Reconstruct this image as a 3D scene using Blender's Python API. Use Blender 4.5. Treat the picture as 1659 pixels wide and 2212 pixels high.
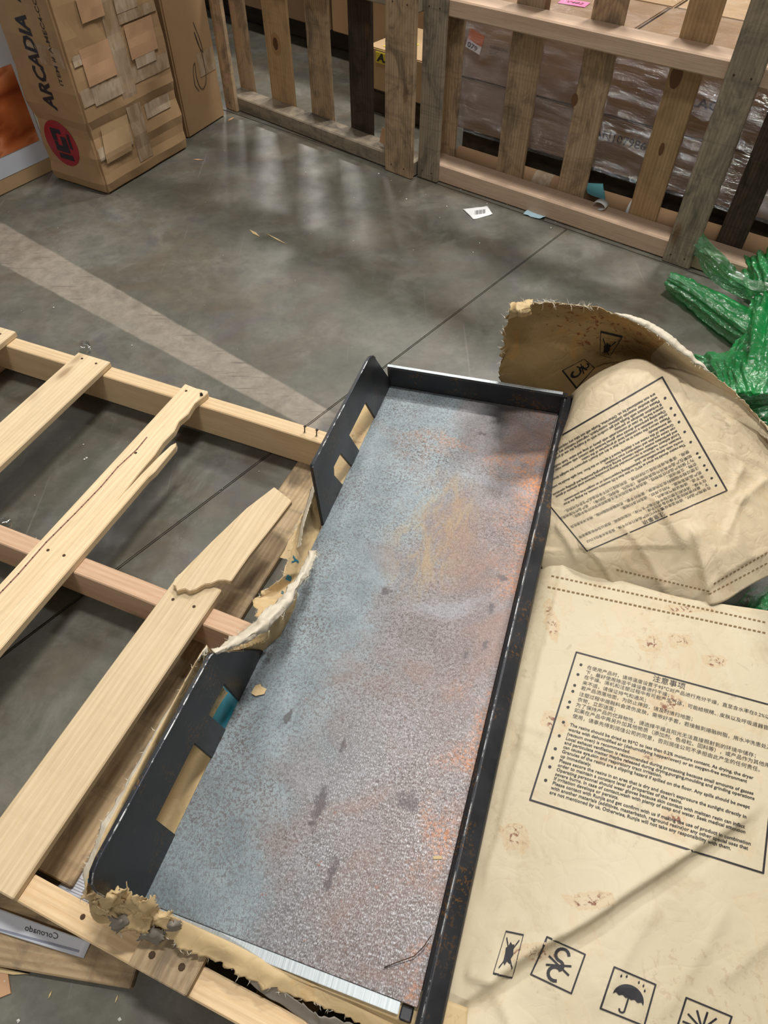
import bpy, bmesh, math, random
from mathutils import Vector, Matrix, noise
from mathutils.bvhtree import BVHTree

for _o in list(bpy.data.objects):
    bpy.data.objects.remove(_o)
SC = bpy.context.scene
COL = SC.collection
RND = random.Random(7)

# ------------------------------------------------------------------ camera
CAM_H, FPX, PITCH = 1.2, 1480.0, math.radians(50.9)
cd = bpy.data.cameras.new('camera')
cd.sensor_fit = 'VERTICAL'; cd.sensor_height = 36.0; cd.sensor_width = 27.0
cd.lens = FPX / 2212 * 36.0
cd.clip_start = 0.01
cam = bpy.data.objects.new('camera', cd); COL.objects.link(cam)
cam.location = (0, 0, CAM_H); cam.rotation_euler = (math.pi / 2 - PITCH, 0, 0)
SC.camera = cam

# ------------------------------------------------------------------ world, lamps, exposure
wd = bpy.data.worlds.new('warehouse'); SC.world = wd; wd.use_nodes = True
wd.node_tree.nodes['Background'].inputs[0].default_value = (0.90, 0.95, 1.0, 1)
wd.node_tree.nodes['Background'].inputs[1].default_value = 0.06
def high_bay(loc, power, sx=1.3, sy=0.45, rz=0.0, col=(1.0, 0.965, 0.90)):
    l = bpy.data.lights.new('high_bay_lamp', 'AREA'); l.shape = 'RECTANGLE'
    l.size = sx; l.size_y = sy; l.energy = power; l.color = col
    o = bpy.data.objects.new('high_bay_lamp', l); COL.objects.link(o)
    o.location = loc; o.rotation_euler = (0, 0, rz)
high_bay((0.65, 1.9, 6.0), 400, 1.1, .3)
high_bay((0.9, 6.4, 6.0), 400, 1.2, .35)
high_bay((2.9, 4.8, 6.0), 470, 1.2, .35)
high_bay((-3.2, 5.0, 6.0), 110, 1.2, .35)
high_bay((-1.6, 12.5, 6.0), 560, 1.2, .4)
high_bay((-0.9, -2.4, 6.0), 190, 1.2, .35)
SC.view_settings.view_transform = 'Standard'
SC.view_settings.look = 'None'
SC.view_settings.gamma = 1.0
SC.view_settings.exposure = -0.78
SC.view_settings.use_curve_mapping = False

# ------------------------------------------------------------------ helpers
FW = Vector((0, math.cos(PITCH), -math.sin(PITCH))); UP = Vector((0, math.sin(PITCH), math.cos(PITCH)))
EYE = Vector((0, 0, CAM_H))
def W(px, py, z=0.0):
    """place on the horizontal level z that a measured point of the photograph stands for"""
    d = FW * FPX + Vector((px - 829.5, 0, 0)) - UP * (py - 1106)
    return EYE + d * ((z - CAM_H) / d.z)

def tag(o, label, cat, group=None, kind=None):
    o['label'] = label; o['category'] = cat
    if group: o['group'] = group
    if kind: o['kind'] = kind
    return o
def empty(name, loc=(0, 0, 0), rot=(0, 0, 0)):
    o = bpy.data.objects.new(name, None); COL.objects.link(o)
    o.location = loc; o.rotation_euler = rot; o.empty_display_size = .05
    return o
def link(name, me, mat, parent=None):
    o = bpy.data.objects.new(name, me); COL.objects.link(o)
    if mat is not None:
        me.materials.clear(); me.materials.append(mat)
    if parent is not None: o.parent = parent
    return o
def mesh_of(verts, faces, smooth=False):
    me = bpy.data.meshes.new('m'); me.from_pydata([tuple(v) for v in verts], [], faces); me.update()
    if smooth: me.polygons.foreach_set('use_smooth', [True] * len(me.polygons))
    return me
def from_bm(bm, smooth=False):
    me = bpy.data.meshes.new('m'); bm.normal_update(); bm.to_mesh(me); bm.free()
    if smooth: me.polygons.foreach_set('use_smooth', [True] * len(me.polygons))
    return me
def box_mesh(lx, ly, lz, bev=0.002, cuts=0, wob=0.0, seed=0, seg=1):
    bm = bmesh.new(); bmesh.ops.create_cube(bm, size=1.0)
    bmesh.ops.scale(bm, vec=(lx, ly, lz), verts=bm.verts)
    if cuts:
        ed = [e for e in bm.edges if abs((e.verts[0].co - e.verts[1].co).x) > lx * .9]
        bmesh.ops.subdivide_edges(bm, edges=ed, cuts=cuts, use_grid_fill=True)
        for v in bm.verts:
            n1 = noise.noise(Vector((v.co.x * 4, seed * 3.1, v.co.y * 9)))
            n2 = noise.noise(Vector((v.co.x * 4, seed * 7.7 + 9, v.co.z * 9)))
            v.co.y += wob * n1; v.co.z += wob * .4 * n2
    if bev:
        ed = [e for e in bm.edges if len(e.link_faces) == 2 and e.calc_face_angle(0) > .5]
        bmesh.ops.bevel(bm, geom=ed, offset=bev, segments=seg, affect='EDGES', clamp_overlap=True)
    return from_bm(bm)
def prism_mesh(outline, th, axis='z', bev=0.0):
    """outline (a,b) list extruded by th; axis z: (a,b)->(x,y); axis x: (a,b)->(y,z)"""
    bm = bmesh.new()
    mk = (lambda a, b, c: (a, b, c)) if axis == 'z' else (lambda a, b, c: (c, a, b))
    lo = [bm.verts.new(mk(a, b, 0)) for a, b in outline]
    f = bm.faces.new(lo)
    r = bmesh.ops.extrude_face_region(bm, geom=[f])
    mv = [g for g in r['geom'] if isinstance(g, bmesh.types.BMVert)]
    bmesh.ops.translate(bm, vec=mk(0, 0, th), verts=mv)
    bmesh.ops.recalc_face_normals(bm, faces=bm.faces)
    if bev:
        ed = [e for e in bm.edges if len(e.link_faces) == 2 and e.calc_face_angle(0) > .6]
        bmesh.ops.bevel(bm, geom=ed, offset=bev, segments=2, affect='EDGES', clamp_overlap=True)
    bmesh.ops.triangulate(bm, faces=[f for f in bm.faces if len(f.verts) > 4])
    return from_bm(bm)
def tube_mesh(pts, r, seg=12, cap=True):
    pts = [Vector(p) for p in pts]; vs, fs = [], []
    for i, p in enumerate(pts):
        d = (pts[min(i + 1, len(pts) - 1)] - pts[max(i - 1, 0)]).normalized()
        a = d.orthogonal().normalized() if i == 0 else (a - d * a.dot(d)).normalized()
        b = d.cross(a)
        for k in range(seg):
            t = 2 * math.pi * k / seg
            vs.append(p + (a * math.cos(t) + b * math.sin(t)) * r)
    for i in range(len(pts) - 1):
        for k in range(seg):
            fs.append((i * seg + k, i * seg + (k + 1) % seg, (i + 1) * seg + (k + 1) % seg, (i + 1) * seg + k))
    if cap:
        fs.append(tuple(range(seg))[::-1]); fs.append(tuple(range((len(pts) - 1) * seg, len(pts) * seg)))
    return mesh_of(vs, fs, True)

def cr(p0, p1, p2, p3, t):
    return 0.5 * ((2 * p1) + (p2 - p0) * t + (2 * p0 - 5 * p1 + 4 * p2 - p3) * t * t + (3 * p1 - p0 - 3 * p2 + p3) * t ** 3)
def cr_row(row, n):
    out = []; m = len(row) - 1
    for i in range(n + 1):
        u = i / n * m; k = min(int(u), m - 1); t = u - k
        p1, p2 = row[k], row[k + 1]
        p0 = row[k - 1] if k > 0 else p1 * 2 - p2
        p3 = row[k + 2] if k + 2 <= m else p2 * 2 - p1
        out.append(cr(p0, p1, p2, p3, t))
    return out
class Sheet:
    """a thin curved sheet spanned over a net of measured points"""
    def __init__(self, ctrl, nu, nv):
        rows = [cr_row(r, nu) for r in ctrl]
        cols = [cr_row([r[i] for r in rows], nv) for i in range(nu + 1)]
        self.g = [[cols[i][j] for i in range(nu + 1)] for j in range(nv + 1)]
        self.nu, self.nv = nu, nv
    def normal(self, j, i):
        g = self.g
        du = g[j][min(i + 1, self.nu)] - g[j][max(i - 1, 0)]
        dv = g[min(j + 1, self.nv)][i] - g[max(j - 1, 0)][i]
        n = du.cross(dv)
        return n.normalized() if n.length > 1e-12 else Vector((0, 0, 1))
    def displace(self, fn):
        ns = [[self.normal(j, i) for i in range(self.nu + 1)] for j in range(self.nv + 1)]
        for j in range(self.nv + 1):
            for i in range(self.nu + 1):
                n = ns[j][i]
                if n.z < 0: n = -n
                self.g[j][i] = self.g[j][i] + n * fn(self.g[j][i], i / self.nu, j / self.nv)
    def tear(self, edge, amp, scale, seed=0):
        """ragged torn edge: 'top','bottom' rows or 'left','right' columns"""
        nu, nv = self.nu, self.nv
        rng = range(nu + 1) if edge in ('top', 'bottom') else range(nv + 1)
        for k in rng:
            h = noise.noise(Vector((k * scale, seed, 0))) + .7 * noise.noise(Vector((k * scale * 3.1, seed, 5)))
            at = {'top': lambda r: (nv - r, k), 'bottom': lambda r: (r, k), 'left': lambda r: (k, r), 'right': lambda r: (k, nu - r)}[edge]
            p, q = self.g[at(0)[0]][at(0)[1]], self.g[at(1)[0]][at(1)[1]]
            d = p - q
            if d.length < 1e-9: continue
            d.normalize()
            for r in range(4):
                j, i = at(r); self.g[j][i] = self.g[j][i] + d * amp * h * (1, .6, .3, .1)[r]
    def faces(self):
        w = self.nu + 1
        return [(j * w + i, j * w + i + 1, (j + 1) * w + i + 1, (j + 1) * w + i) for j in range(self.nv) for i in range(self.nu)]
    def verts(self):
        return [p for r in self.g for p in r]
    def bvh(self):
        return BVHTree.FromPolygons(self.verts(), self.faces())
    def mesh(self, smooth=True):
        fs = self.faces(); V = self.verts(); up = 0.0
        for f in fs[::7]:
            up += (V[f[1]] - V[f[0]]).cross(V[f[2]] - V[f[0]]).z
        if up < 0: fs = [f[::-1] for f in fs]
        return mesh_of(V, fs, smooth)
def thicken(o, th, off=-1):
    m = o.modifiers.new('thickness', 'SOLIDIFY'); m.thickness = th; m.offset = off
    return o
def fold(q):
    """sharp fold lines with flat facets between them"""
    a = 1 - min(1, abs(noise.noise(q)) * 3.2)
    return a * a * a
def crumple(s1, a1, s2, a2, seed=0.0):
    def f(p, u, v):
        q = p + Vector((seed, seed * 1.7, seed * .3))
        return a1 * noise.noise(q * s1) + a2 * (1.0 * fold(q * s2 * .3) + .28 * fold(q * s2 * .7 + Vector((7, 1, 3))) - .3) + a2 * .15 * noise.noise(q * s2 * 2.1)
    return f

# flat printing that follows a surface: each mark is laid on the sheet as a thin film of ink
TXT = {}
def text_geo(body, size=1.0, shear=0.0, bold=0.0, xs=1.0):
    key = (body, size, shear, bold, xs)
    if key in TXT: return TXT[key]
    cu = bpy.data.curves.new('t', 'FONT'); cu.body = body; cu.size = size; cu.resolution_u = 2
    cu.shear = shear; cu.offset = bold
    ob = bpy.data.objects.new('t', cu); COL.objects.link(ob)
    dg = bpy.context.evaluated_depsgraph_get()
    me = ob.evaluated_get(dg).to_mesh()
    vs = [(v.co.x * xs, v.co.y) for v in me.vertices]; fs = [tuple(p.vertices) for p in me.polygons]
    ob.evaluated_get(dg).to_mesh_clear()
    bpy.data.objects.remove(ob); bpy.data.curves.remove(cu)
    TXT[key] = (vs, fs)
    return TXT[key]
def tw(geo):
    xs = [v[0] for v in geo[0]]
    return (max(xs) - min(xs)) if xs else 0
def strip_geo(pts, w, close=False, step=0.012):
    """a line of width w through pts as small quads"""
    P = [Vector(p) for p in pts]
    if close: P.append(P[0])
    Q = [P[0]]
    for a, b in zip(P, P[1:]):
        n = max(1, int((b - a).length / step))
        Q += [a + (b - a) * (k / n) for k in range(1, n + 1)]
    vs, fs = [], []
    for a, b in zip(Q, Q[1:]):
        d = (b - a)
        if d.length < 1e-9: continue
        d.normalize(); n = Vector((-d.y, d.x)) * w / 2; e = d * w * .25
        k = len(vs)
        vs += [tuple(a - n - e), tuple(b - n + e), tuple(b + n + e), tuple(a + n - e)]
        fs.append((k, k + 1, k + 2, k + 3))
    return vs, fs
def fill_geo(x0, y0, x1, y1, n=8, m=8):
    vs = [(x0 + (x1 - x0) * i / n, y0 + (y1 - y0) * j / m) for j in range(m + 1) for i in range(n + 1)]
    fs = [(j * (n + 1) + i, j * (n + 1) + i + 1, (j + 1) * (n + 1) + i + 1, (j + 1) * (n + 1) + i) for j in range(m) for i in range(n)]
    return vs, fs
def poly_geo(pts):
    return list(pts), [tuple(range(len(pts)))]
def merge(parts):
    vs, fs = [], []
    for v, f in parts:
        k = len(vs); vs += list(v); fs += [tuple(i + k for i in q) for q in f]
    return vs, fs
def xf(geo, dx=0, dy=0, s=1.0, rot=0.0, sy=None):
    c, sn = math.cos(rot), math.sin(rot); sy = s if sy is None else sy
    return [(dx + c * x * s - sn * y * sy, dy + sn * x * s + c * y * sy) for x, y in geo[0]], geo[1]
def lay(name, geo, to3d, bvh, mat, parent, lift=0.0009, inv=None):
    vs, ok = [], []
    for a, b in geo[0]:
        t = to3d(a, b); d = (t - EYE).normalized()
        loc, n, idx, dist = bvh.ray_cast(EYE, d)
        good = loc is not None and (loc - t).length < .25
        if good:
            if n.dot(d) > 0: n = -n
            vs.append(loc + n * lift)
        else: vs.append(t)
        ok.append(good)
    fs = [f for f in geo[1] if all(ok[i] for i in f)]
    if not fs: return None
    used = sorted({i for f in fs for i in f}); mp = {i: k for k, i in enumerate(used)}
    vv = [vs[i] for i in used]
    if inv is not None: vv = [inv @ v for v in vv]
    return link(name, mesh_of(vv, [tuple(mp[i] for i in f) for f in fs]), mat, parent)
def homog(q):
    """unit square (0,0)-(1,0)-(1,1)-(0,1) -> four points of a plane quad"""
    (x0, y0), (x1, y1), (x2, y2), (x3, y3) = q
    dx1, dx2, dy1, dy2 = x1 - x2, x3 - x2, y1 - y2, y3 - y2
    sx, sy = x0 - x1 + x2 - x3, y0 - y1 + y2 - y3
    det = dx1 * dy2 - dx2 * dy1
    g = (sx * dy2 - dx2 * sy) / det; h = (dx1 * sy - sx * dy1) / det
    a, b, c = x1 - x0 + g * x1, x3 - x0 + h * x3, x0
    d, e, f = y1 - y0 + g * y1, y3 - y0 + h * y3, y0
    def m(u, v):
        w = g * u + h * v + 1
        return (a * u + b * v + c) / w, (d * u + e * v + f) / w
    return m

# ------------------------------------------------------------------ materials
class Mat:
    def __init__(s, name):
        s.m = bpy.data.materials.new(name); s.m.use_nodes = True
        s.t = s.m.node_tree; s.b = s.t.nodes['Principled BSDF']; s.out = s.t.nodes['Material Output']
    def n(s, typ, ins=None, **props):
        nd = s.t.nodes.new('ShaderNode' + typ)
        for k, v in props.items(): setattr(nd, k, v)
        for k, v in (ins or {}).items(): s.set(nd, k, v)
        return nd
    def set(s, nd, k, v):
        i = nd.inputs[k]
        if isinstance(v, bpy.types.NodeSocket): s.t.links.new(v, i)
        elif isinstance(v, bpy.types.Node): s.t.links.new(v.outputs[0], i)
        else:
            if i.type == 'RGBA' and len(v) == 3: v = (*v, 1)
            i.default_value = v
    def p(s, **kw):
        for k, v in kw.items(): s.set(s.b, k.replace('_', ' '), v)
        return s
    def coord(s, kind='Object'):
        return s.n('TexCoord').outputs[kind]
    def rnd(s):
        return s.n('ObjectInfo').outputs['Random']
    def mapping(s, vec, scale=(1, 1, 1), loc=(0, 0, 0), rot=(0, 0, 0)):
        return s.n('Mapping', {'Vector': vec, 'Scale': scale, 'Location': loc, 'Rotation': rot}).outputs[0]
    def noise(s, vec, scale=5, detail=4, rough=.55, dist=0.0):
        return s.n('TexNoise', {'Vector': vec, 'Scale': scale, 'Detail': detail, 'Roughness': rough, 'Distortion': dist}).outputs[0]
    def ramp(s, fac, *stops, interp='LINEAR'):
        nd = s.n('ValToRGB', {'Fac': fac}); r = nd.color_ramp; r.interpolation = interp
        while len(r.elements) < len(stops): r.elements.new(.5)
        for e, (pos, c) in zip(r.elements, stops):
            e.position = pos; e.color = (c, c, c, 1) if isinstance(c, (int, float)) else (*c, 1)
        return nd.outputs[0]
    def mix(s, fac, a, b, blend='MIX'):
        nd = s.n('Mix', data_type='RGBA', blend_type=blend)
        s.set(nd, 0, fac); s.set(nd, 6, a); s.set(nd, 7, b)
        return nd.outputs[2]
    def math(s, op, a, b=0.0, c=0.0):
        nd = s.n('Math', operation=op); s.set(nd, 0, a); s.set(nd, 1, b); s.set(nd, 2, c)
        return nd.outputs[0]
    def bump(s, h, strength=.3, dist=.002):
        nd = s.n('Bump', {'Height': h, 'Strength': strength, 'Distance': dist})
        s.set(s.b, 'Normal', nd.outputs[0]); return s

def wood(name, light, dark, dirt=0.0, dirtcol=(.05, .045, .04), rough=.62, ring=9.0):
    m = Mat(name); r = m.rnd()
    c = m.coord()
    off = m.n('CombineXYZ', {0: m.math('MULTIPLY', r, 7.0), 1: m.math('MULTIPLY', r, 3.0), 2: m.math('MULTIPLY', r, 11.0)}).outputs[0]
    v = m.n('VectorMath', {0: c, 1: off}, operation='ADD').outputs[0]
    v1 = m.mapping(v, (0.9, 14, 14))
    g1 = m.noise(v1, 2.0, 3, .5, .8)
    v2 = m.mapping(v, (5, 160, 160))
    g2 = m.noise(v2, 2.0, 3, .6)
    wv = m.n('TexWave', {'Vector': m.mapping(v, (.35, 3.2, 3.2)), 'Scale': ring, 'Distortion': 7.0, 'Detail': 2.0, 'Detail Scale': .5}, bands_direction='Y').outputs[1]
    f = m.math('ADD', m.math('MULTIPLY', g1, .72), m.math('MULTIPLY', wv, .28))
    col = m.ramp(f, (.28, light), (.85, dark))
    col = m.mix(m.math('MULTIPLY', m.ramp(g2, (.45, 0.0), (.72, 1.0)), .28), col, [k * .55 for k in dark])
    # knots
    kv = m.n('TexVoronoi', {'Vector': m.mapping(v, (3.2, 9, 9)), 'Scale': 1.0, 'Randomness': 1.0}).outputs[0]
    col = m.mix(m.ramp(kv, (.0, .75), (.09, .55), (.13, .12), (.2, 0.0)), col, (.16, .065, .02))
    # board to board difference
    val = m.math('MULTIPLY_ADD', r, .2, .9)
    col = m.mix(1.0, col, m.n('CombineXYZ', {0: val, 1: val, 2: val}).outputs[0], 'MULTIPLY')
    if dirt > 0:
        d = m.noise(m.mapping(v, (5, 9, 9)), 1.6, 6, .68, 1.0)
        col = m.mix(m.math('MULTIPLY', m.ramp(d, (.46, 0.0), (.66, 1.0)), dirt), col, dirtcol)
        st = m.noise(m.mapping(v, (60, 2, 2)), 1.0, 4, .6)
        col = m.mix(m.math('MULTIPLY', m.ramp(st, (.55, 0.0), (.7, 1.0)), dirt * .45), col, dirtcol)
    m.p(Base_Color=col, Roughness=rough); m.b.inputs['Specular IOR Level'].default_value = .25
    m.bump(m.math('ADD', g2, m.math('MULTIPLY', f, .4)), .35, .0012)
    return m.m
def plain(name, col, rough=.6, metal=0.0, spec=.5):
    m = Mat(name); m.p(Base_Color=col, Roughness=rough, Metallic=metal); m.b.inputs['Specular IOR Level'].default_value = spec
    return m.m
def cardboard(name, col, stain=.3):
    m = Mat(name); c = m.coord('Object'); r = m.rnd()
    v = m.n('VectorMath', {0: c, 1: m.n('CombineXYZ', {0: m.math('MULTIPLY', r, 9.), 1: 0.0, 2: m.math('MULTIPLY', r, 5.)}).outputs[0]}, operation='ADD').outputs[0]
    n1 = m.noise(v, 5, 5, .6); n2 = m.noise(v, 60, 3, .6)
    cc = m.mix(m.math('MULTIPLY', m.ramp(n1, (.4, 0.), (.7, 1.)), stain), col, [k * .6 for k in col])
    cc = m.mix(m.math('MULTIPLY', n2, .25), cc, [min(1, k * 1.25) for k in col])
    m.p(Base_Color=cc, Roughness=.75); m.b.inputs['Specular IOR Level'].default_value = .25
    m.bump(n2, .1, .001)
    return m.m

MT = {}
MT['pine'] = wood('fresh_pine', (.70, .53, .33), (.58, .40, .22), .12, (.34, .25, .16))
MT['pine_pale'] = wood('pale_pine', (.74, .59, .39), (.63, .47, .28), .18, (.42, .33, .22))
MT['pine_pink'] = wood('pinkish_fir', (.68, .47, .32), (.54, .335, .205), .08, (.3, .2, .12))
MT['pine_dirty'] = wood('scuffed_pine', (.50, .375, .23), (.33, .225, .125), .6, (.08, .065, .05))
MT['weathered'] = wood('weathered_board', (.52, .375, .24), (.36, .24, .135), .6, (.05, .042, .036))
MT['weathered_grey'] = wood('grey_weathered_board', (.38, .315, .235), (.25, .20, .14), .65, (.05, .048, .045))
MT['amber'] = wood('amber_board', (.50, .345, .19), (.36, .22, .105), .25, (.08, .05, .03))
MT['rail'] = wood('sawn_rail', (.68, .50, .37), (.54, .37, .26), .1, (.36, .26, .19))
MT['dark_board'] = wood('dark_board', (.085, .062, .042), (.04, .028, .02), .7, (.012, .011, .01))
MT['nail'] = plain('nail_iron', (.03, .025, .022), .5, .7)
MT['nailhole'] = plain('nail_rust', (.06, .03, .015), .8)
MT['card'] = cardboard('corrugated_card', (.37, .235, .125))
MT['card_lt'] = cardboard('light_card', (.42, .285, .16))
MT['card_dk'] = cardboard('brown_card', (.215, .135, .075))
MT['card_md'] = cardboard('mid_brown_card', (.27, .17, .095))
MT['card_pink'] = cardboard('pinkish_card', (.46, .275, .16), .2)
MT['tube'] = cardboard('tube_card', (.36, .225, .125), .4)
MT['white'] = plain('white_paper', (.72, .73, .74), .6)
MT['white_bluish'] = plain('bluish_white_print', (.55, .58, .66), .5)
MT['ink'] = plain('black_ink', (.018, .016, .022), .6)
MT['ink_brown'] = plain('dark_carton_ink', (.04, .028, .022), .7)
MT['ink_blue'] = plain('blue_print', (.012, .15, .22), .6)
MT['red'] = plain('red_print', (.30, .018, .03), .5)
MT['pinklabel'] = plain('pink_label', (.85, .22, .45), .5)
MT['orangelabel'] = plain('orange_label', (.55, .13, .02), .5)
MT['yellowlabel'] = plain('yellow_label', (.62, .52, .04), .5)
MT['teal'] = plain('teal_film', (.005, .17, .24), .35)
MT['teal_paper'] = plain('pale_teal_paper', (.07, .24, .27), .6)
MT['bluepaper'] = plain('light_blue_paper', (.36, .52, .62), .6)
MT['splinter'] = plain('wood_splinter', (.55, .42, .22), .7)
MT['fibre'] = plain('torn_paper_fibre', (.72, .66, .54), .9)
MT['greyfilm'] = plain('grey_paper_liner', (.22, .195, .165), .75)
MT['foam'] = plain('white_crumb', (.75, .74, .70), .7)

def mk_orange():
    m = Mat('orange_picture'); c = m.coord('Generated')
    n = m.noise(m.mapping(c, (1, 2.2, 1.2), (2.2, .4, 0), (0, .5, .3)), 1.8, 1, .4, 1.2)
    col = m.ramp(n, (.3, (.20, .035, .008)), (.5, (.42, .11, .03)), (.62, (.62, .22, .10)), (.7, (.30, .055, .01)))
    m.p(Base_Color=col, Roughness=.35)
    return m.m
MT['orange'] = mk_orange()

def mk_tape():
    m = Mat('clear_packing_tape'); c = m.coord()
    n = m.noise(m.mapping(c, (30, 30, 9)), 1.0, 4, .6, .6)
    m.p(Base_Color=m.ramp(n, (.35, (.30, .20, .115)), (.7, (.47, .36, .26))), Roughness=m.ramp(n, (.3, .12), (.7, .4)))
    m.bump(n, .5, .004)
    return m.m
MT['tape'] = mk_tape()
def mk_tape2():
    m = Mat('clear_frosted_tape'); c = m.coord()
    n = m.noise(m.mapping(c, (40, 40, 12)), 1.0, 4, .6, .8)
    m.p(Base_Color=m.ramp(n, (.35, (.36, .255, .165)), (.7, (.54, .44, .34))), Roughness=.3)
    m.bump(n, .4, .003)
    return m.m
MT['tape_frost'] = mk_tape2()

def mk_wrap():
    m = Mat('stretch_wrap'); c = m.coord()
    n = m.noise(m.mapping(c, (2.2, 2.2, 16), rot=(0, 0, 0)), 3.0, 6, .65, .8)
    n2 = m.noise(m.mapping(c, (5, 5, 60), rot=(.15, 0, 0)), 2.0, 4, .6, .3)
    b = m.n('Bump', {'Height': m.math('ADD', n, m.math('MULTIPLY', n2, .5)), 'Strength': 1.0, 'Distance': .05})
    gl = m.n('BsdfGlossy', {'Color': (1, 1, 1), 'Roughness': .07, 'Normal': b.outputs[0]})
    tr = m.n('BsdfTransparent', {'Color': (.97, .97, .98)})
    lw = m.n('LayerWeight', {'Blend': .25, 'Normal': b.outputs[0]})
    fac = m.math('MULTIPLY_ADD', lw.outputs[0], .30, .022)
    hz = m.n('MixShader', {0: m.math('MULTIPLY', m.ramp(n2, (.45, 0.), (.75, 1.)), .09), 1: tr.outputs[0], 2: m.n('BsdfDiffuse', {'Color': (.8, .8, .82, 1)}).outputs[0]})
    mx = m.n('MixShader', {0: fac, 1: hz.outputs[0], 2: gl.outputs[0]})
    m.t.links.new(mx.outputs[0], m.out.inputs[0])
    return m.m
MT['wrap'] = mk_wrap()
def mk_clear():
    m = Mat('clear_plastic'); c = m.coord()
    n = m.noise(c, 60, 3, .6, .5)
    b = m.n('Bump', {'Height': n, 'Strength': .6, 'Distance': .004})
    gl = m.n('BsdfGlossy', {'Color': (1, 1, 1), 'Roughness': .1, 'Normal': b.outputs[0]})
    tr = m.n('BsdfTransparent', {'Color': (.80, .84, .84)})
    mx = m.n('MixShader', {0: .28, 1: tr.outputs[0], 2: gl.outputs[0]})
    m.t.links.new(mx.outputs[0], m.out.inputs[0])
    return m.m
MT['clear'] = mk_clear()
def mk_green(name, trans, col):
    m = Mat(name); c = m.coord()
    n = m.noise(m.mapping(c, (1, 1, 1)), 42, 4, .6, 1.5)
    b = m.n('Bump', {'Height': n, 'Strength': .8, 'Distance': .012})
    df = m.n('BsdfDiffuse', {'Color': (*col, 1)})
    tl = m.n('BsdfTranslucent', {'Color': (*col, 1)})
    tr = m.n('BsdfTransparent', {'Color': (.30, .75, .42, 1)})
    gl = m.n('BsdfGlossy', {'Color': (1, 1, 1, 1), 'Roughness': .07, 'Normal': b.outputs[0]})
    a = m.n('MixShader', {0: .45, 1: df.outputs[0], 2: tl.outputs[0]})
    a2 = m.n('MixShader', {0: trans, 1: a.outputs[0], 2: tr.outputs[0]})
    lw = m.n('LayerWeight', {'Blend': .3, 'Normal': b.outputs[0]})
    mx = m.n('MixShader', {0: m.math('MULTIPLY_ADD', lw.outputs[0], .28, .20), 1: a2.outputs[0], 2: gl.outputs[0]})
    m.t.links.new(mx.outputs[0], m.out.inputs[0])
    return m.m
MT['green'] = mk_green('green_film', .22, (.004, .44, .10))
MT['green_thin'] = mk_green('thin_green_film', .55, (.05, .36, .12))

def mk_kraft(name, base, seed=0., stain=1.0, blots=(), wr=.16):
    m = Mat(name); c = m.coord()
    v = m.mapping(c, (1, 1, 1), (seed, seed * .7, 0))
    n1 = m.noise(v, 4.5, 5, .6); n2 = m.noise(v, 26, 6, .7, .8); n3 = m.noise(v, 9, 4, .6, .5)
    col = m.mix(m.math('MULTIPLY', m.ramp(n1, (.35, 0.), (.75, 1.)), .5), base, [base[0] * .80, base[1] * .77, base[2] * .68])
    # ochre water stains with darker rims, rust crumbs
    s = m.noise(v, 6.5, 4, .55, 1.5)
    rim = m.ramp(s, (.585, 0.), (.605, 1.), (.63, .45), (.70, .25))
    col = m.mix(m.math('MULTIPLY', rim, .55 * stain), col, (.52, .27, .075))
    msk = m.ramp(m.noise(v, 5.2, 2, .5), (.56, 0.), (.66, 1.))
    cr_ = m.ramp(m.noise(v, 75, 4, .65, .6), (.56, 0.), (.62, 1.))
    col = m.mix(m.math('MULTIPLY', m.math('MULTIPLY', msk, cr_), .85 * stain), col, (.20, .055, .02))
    for bx, by, rx, ry, ang in blots:
        d = m.n('VectorMath', {0: m.mapping(m.n('VectorMath', {0: c, 1: (-bx, -by, 0)}, operation='ADD').outputs[0], (1 / rx, 1 / ry, 0), rot=(0, 0, -ang))}, operation='LENGTH').outputs['Value']
        d = m.math('ADD', d, m.math('MULTIPLY', m.math('SUBTRACT', m.noise(c, 42, 5, .65), .5), 2.8))
        col = m.mix(m.ramp(d, (.4, .12), (.9, .28), (1.02, 0.)), col, (.50, .27, .09))
        col = m.mix(m.math('MULTIPLY', m.ramp(d, (.45, .9), (.85, 0.)), m.ramp(m.noise(c, 120, 4, .65, .6), (.52, 0.), (.60, 1.))), col, (.17, .045, .018))
    dk = m.ramp(n2, (.62, 0.), (.74, 1.))
    col = m.mix(m.math('MULTIPLY', m.math('MULTIPLY', dk, m.ramp(n3, (.42, 0.), (.58, 1.))), .55), col, (.20, .155, .10))
    sm = m.noise(m.mapping(v, (1, 1, 1), (3, 8, 1)), 15, 6, .72, .8)
    col = m.mix(m.math('MULTIPLY', m.ramp(sm, (.54, 0.), (.72, 1.)), .38), col, (.36, .275, .165))
    m.p(Base_Color=col, Roughness=.55); m.b.inputs['Specular IOR Level'].default_value = .35
    w1 = m.math('ABSOLUTE', m.math('SUBTRACT', m.noise(v, 11, 2, .5, .8), .5)); w2 = m.math('ABSOLUTE', m.math('SUBTRACT', m.noise(v, 24, 3, .5, .6), .5))
    h = m.math('ADD', m.ramp(w1, (0., 0.), (.05, .8), (.3, 1.)), m.math('MULTIPLY', m.ramp(w2, (0., 0.), (.06, .8), (.3, 1.)), .5))
    m.bump(m.math('ADD', m.math('MULTIPLY', n2, .5), h), wr, .004)
    return m.m
def blot(px, py, rx, ry, ang=0.):
    p = W(px, py, .155); return (p.x, p.y, rx, ry, ang)
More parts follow.
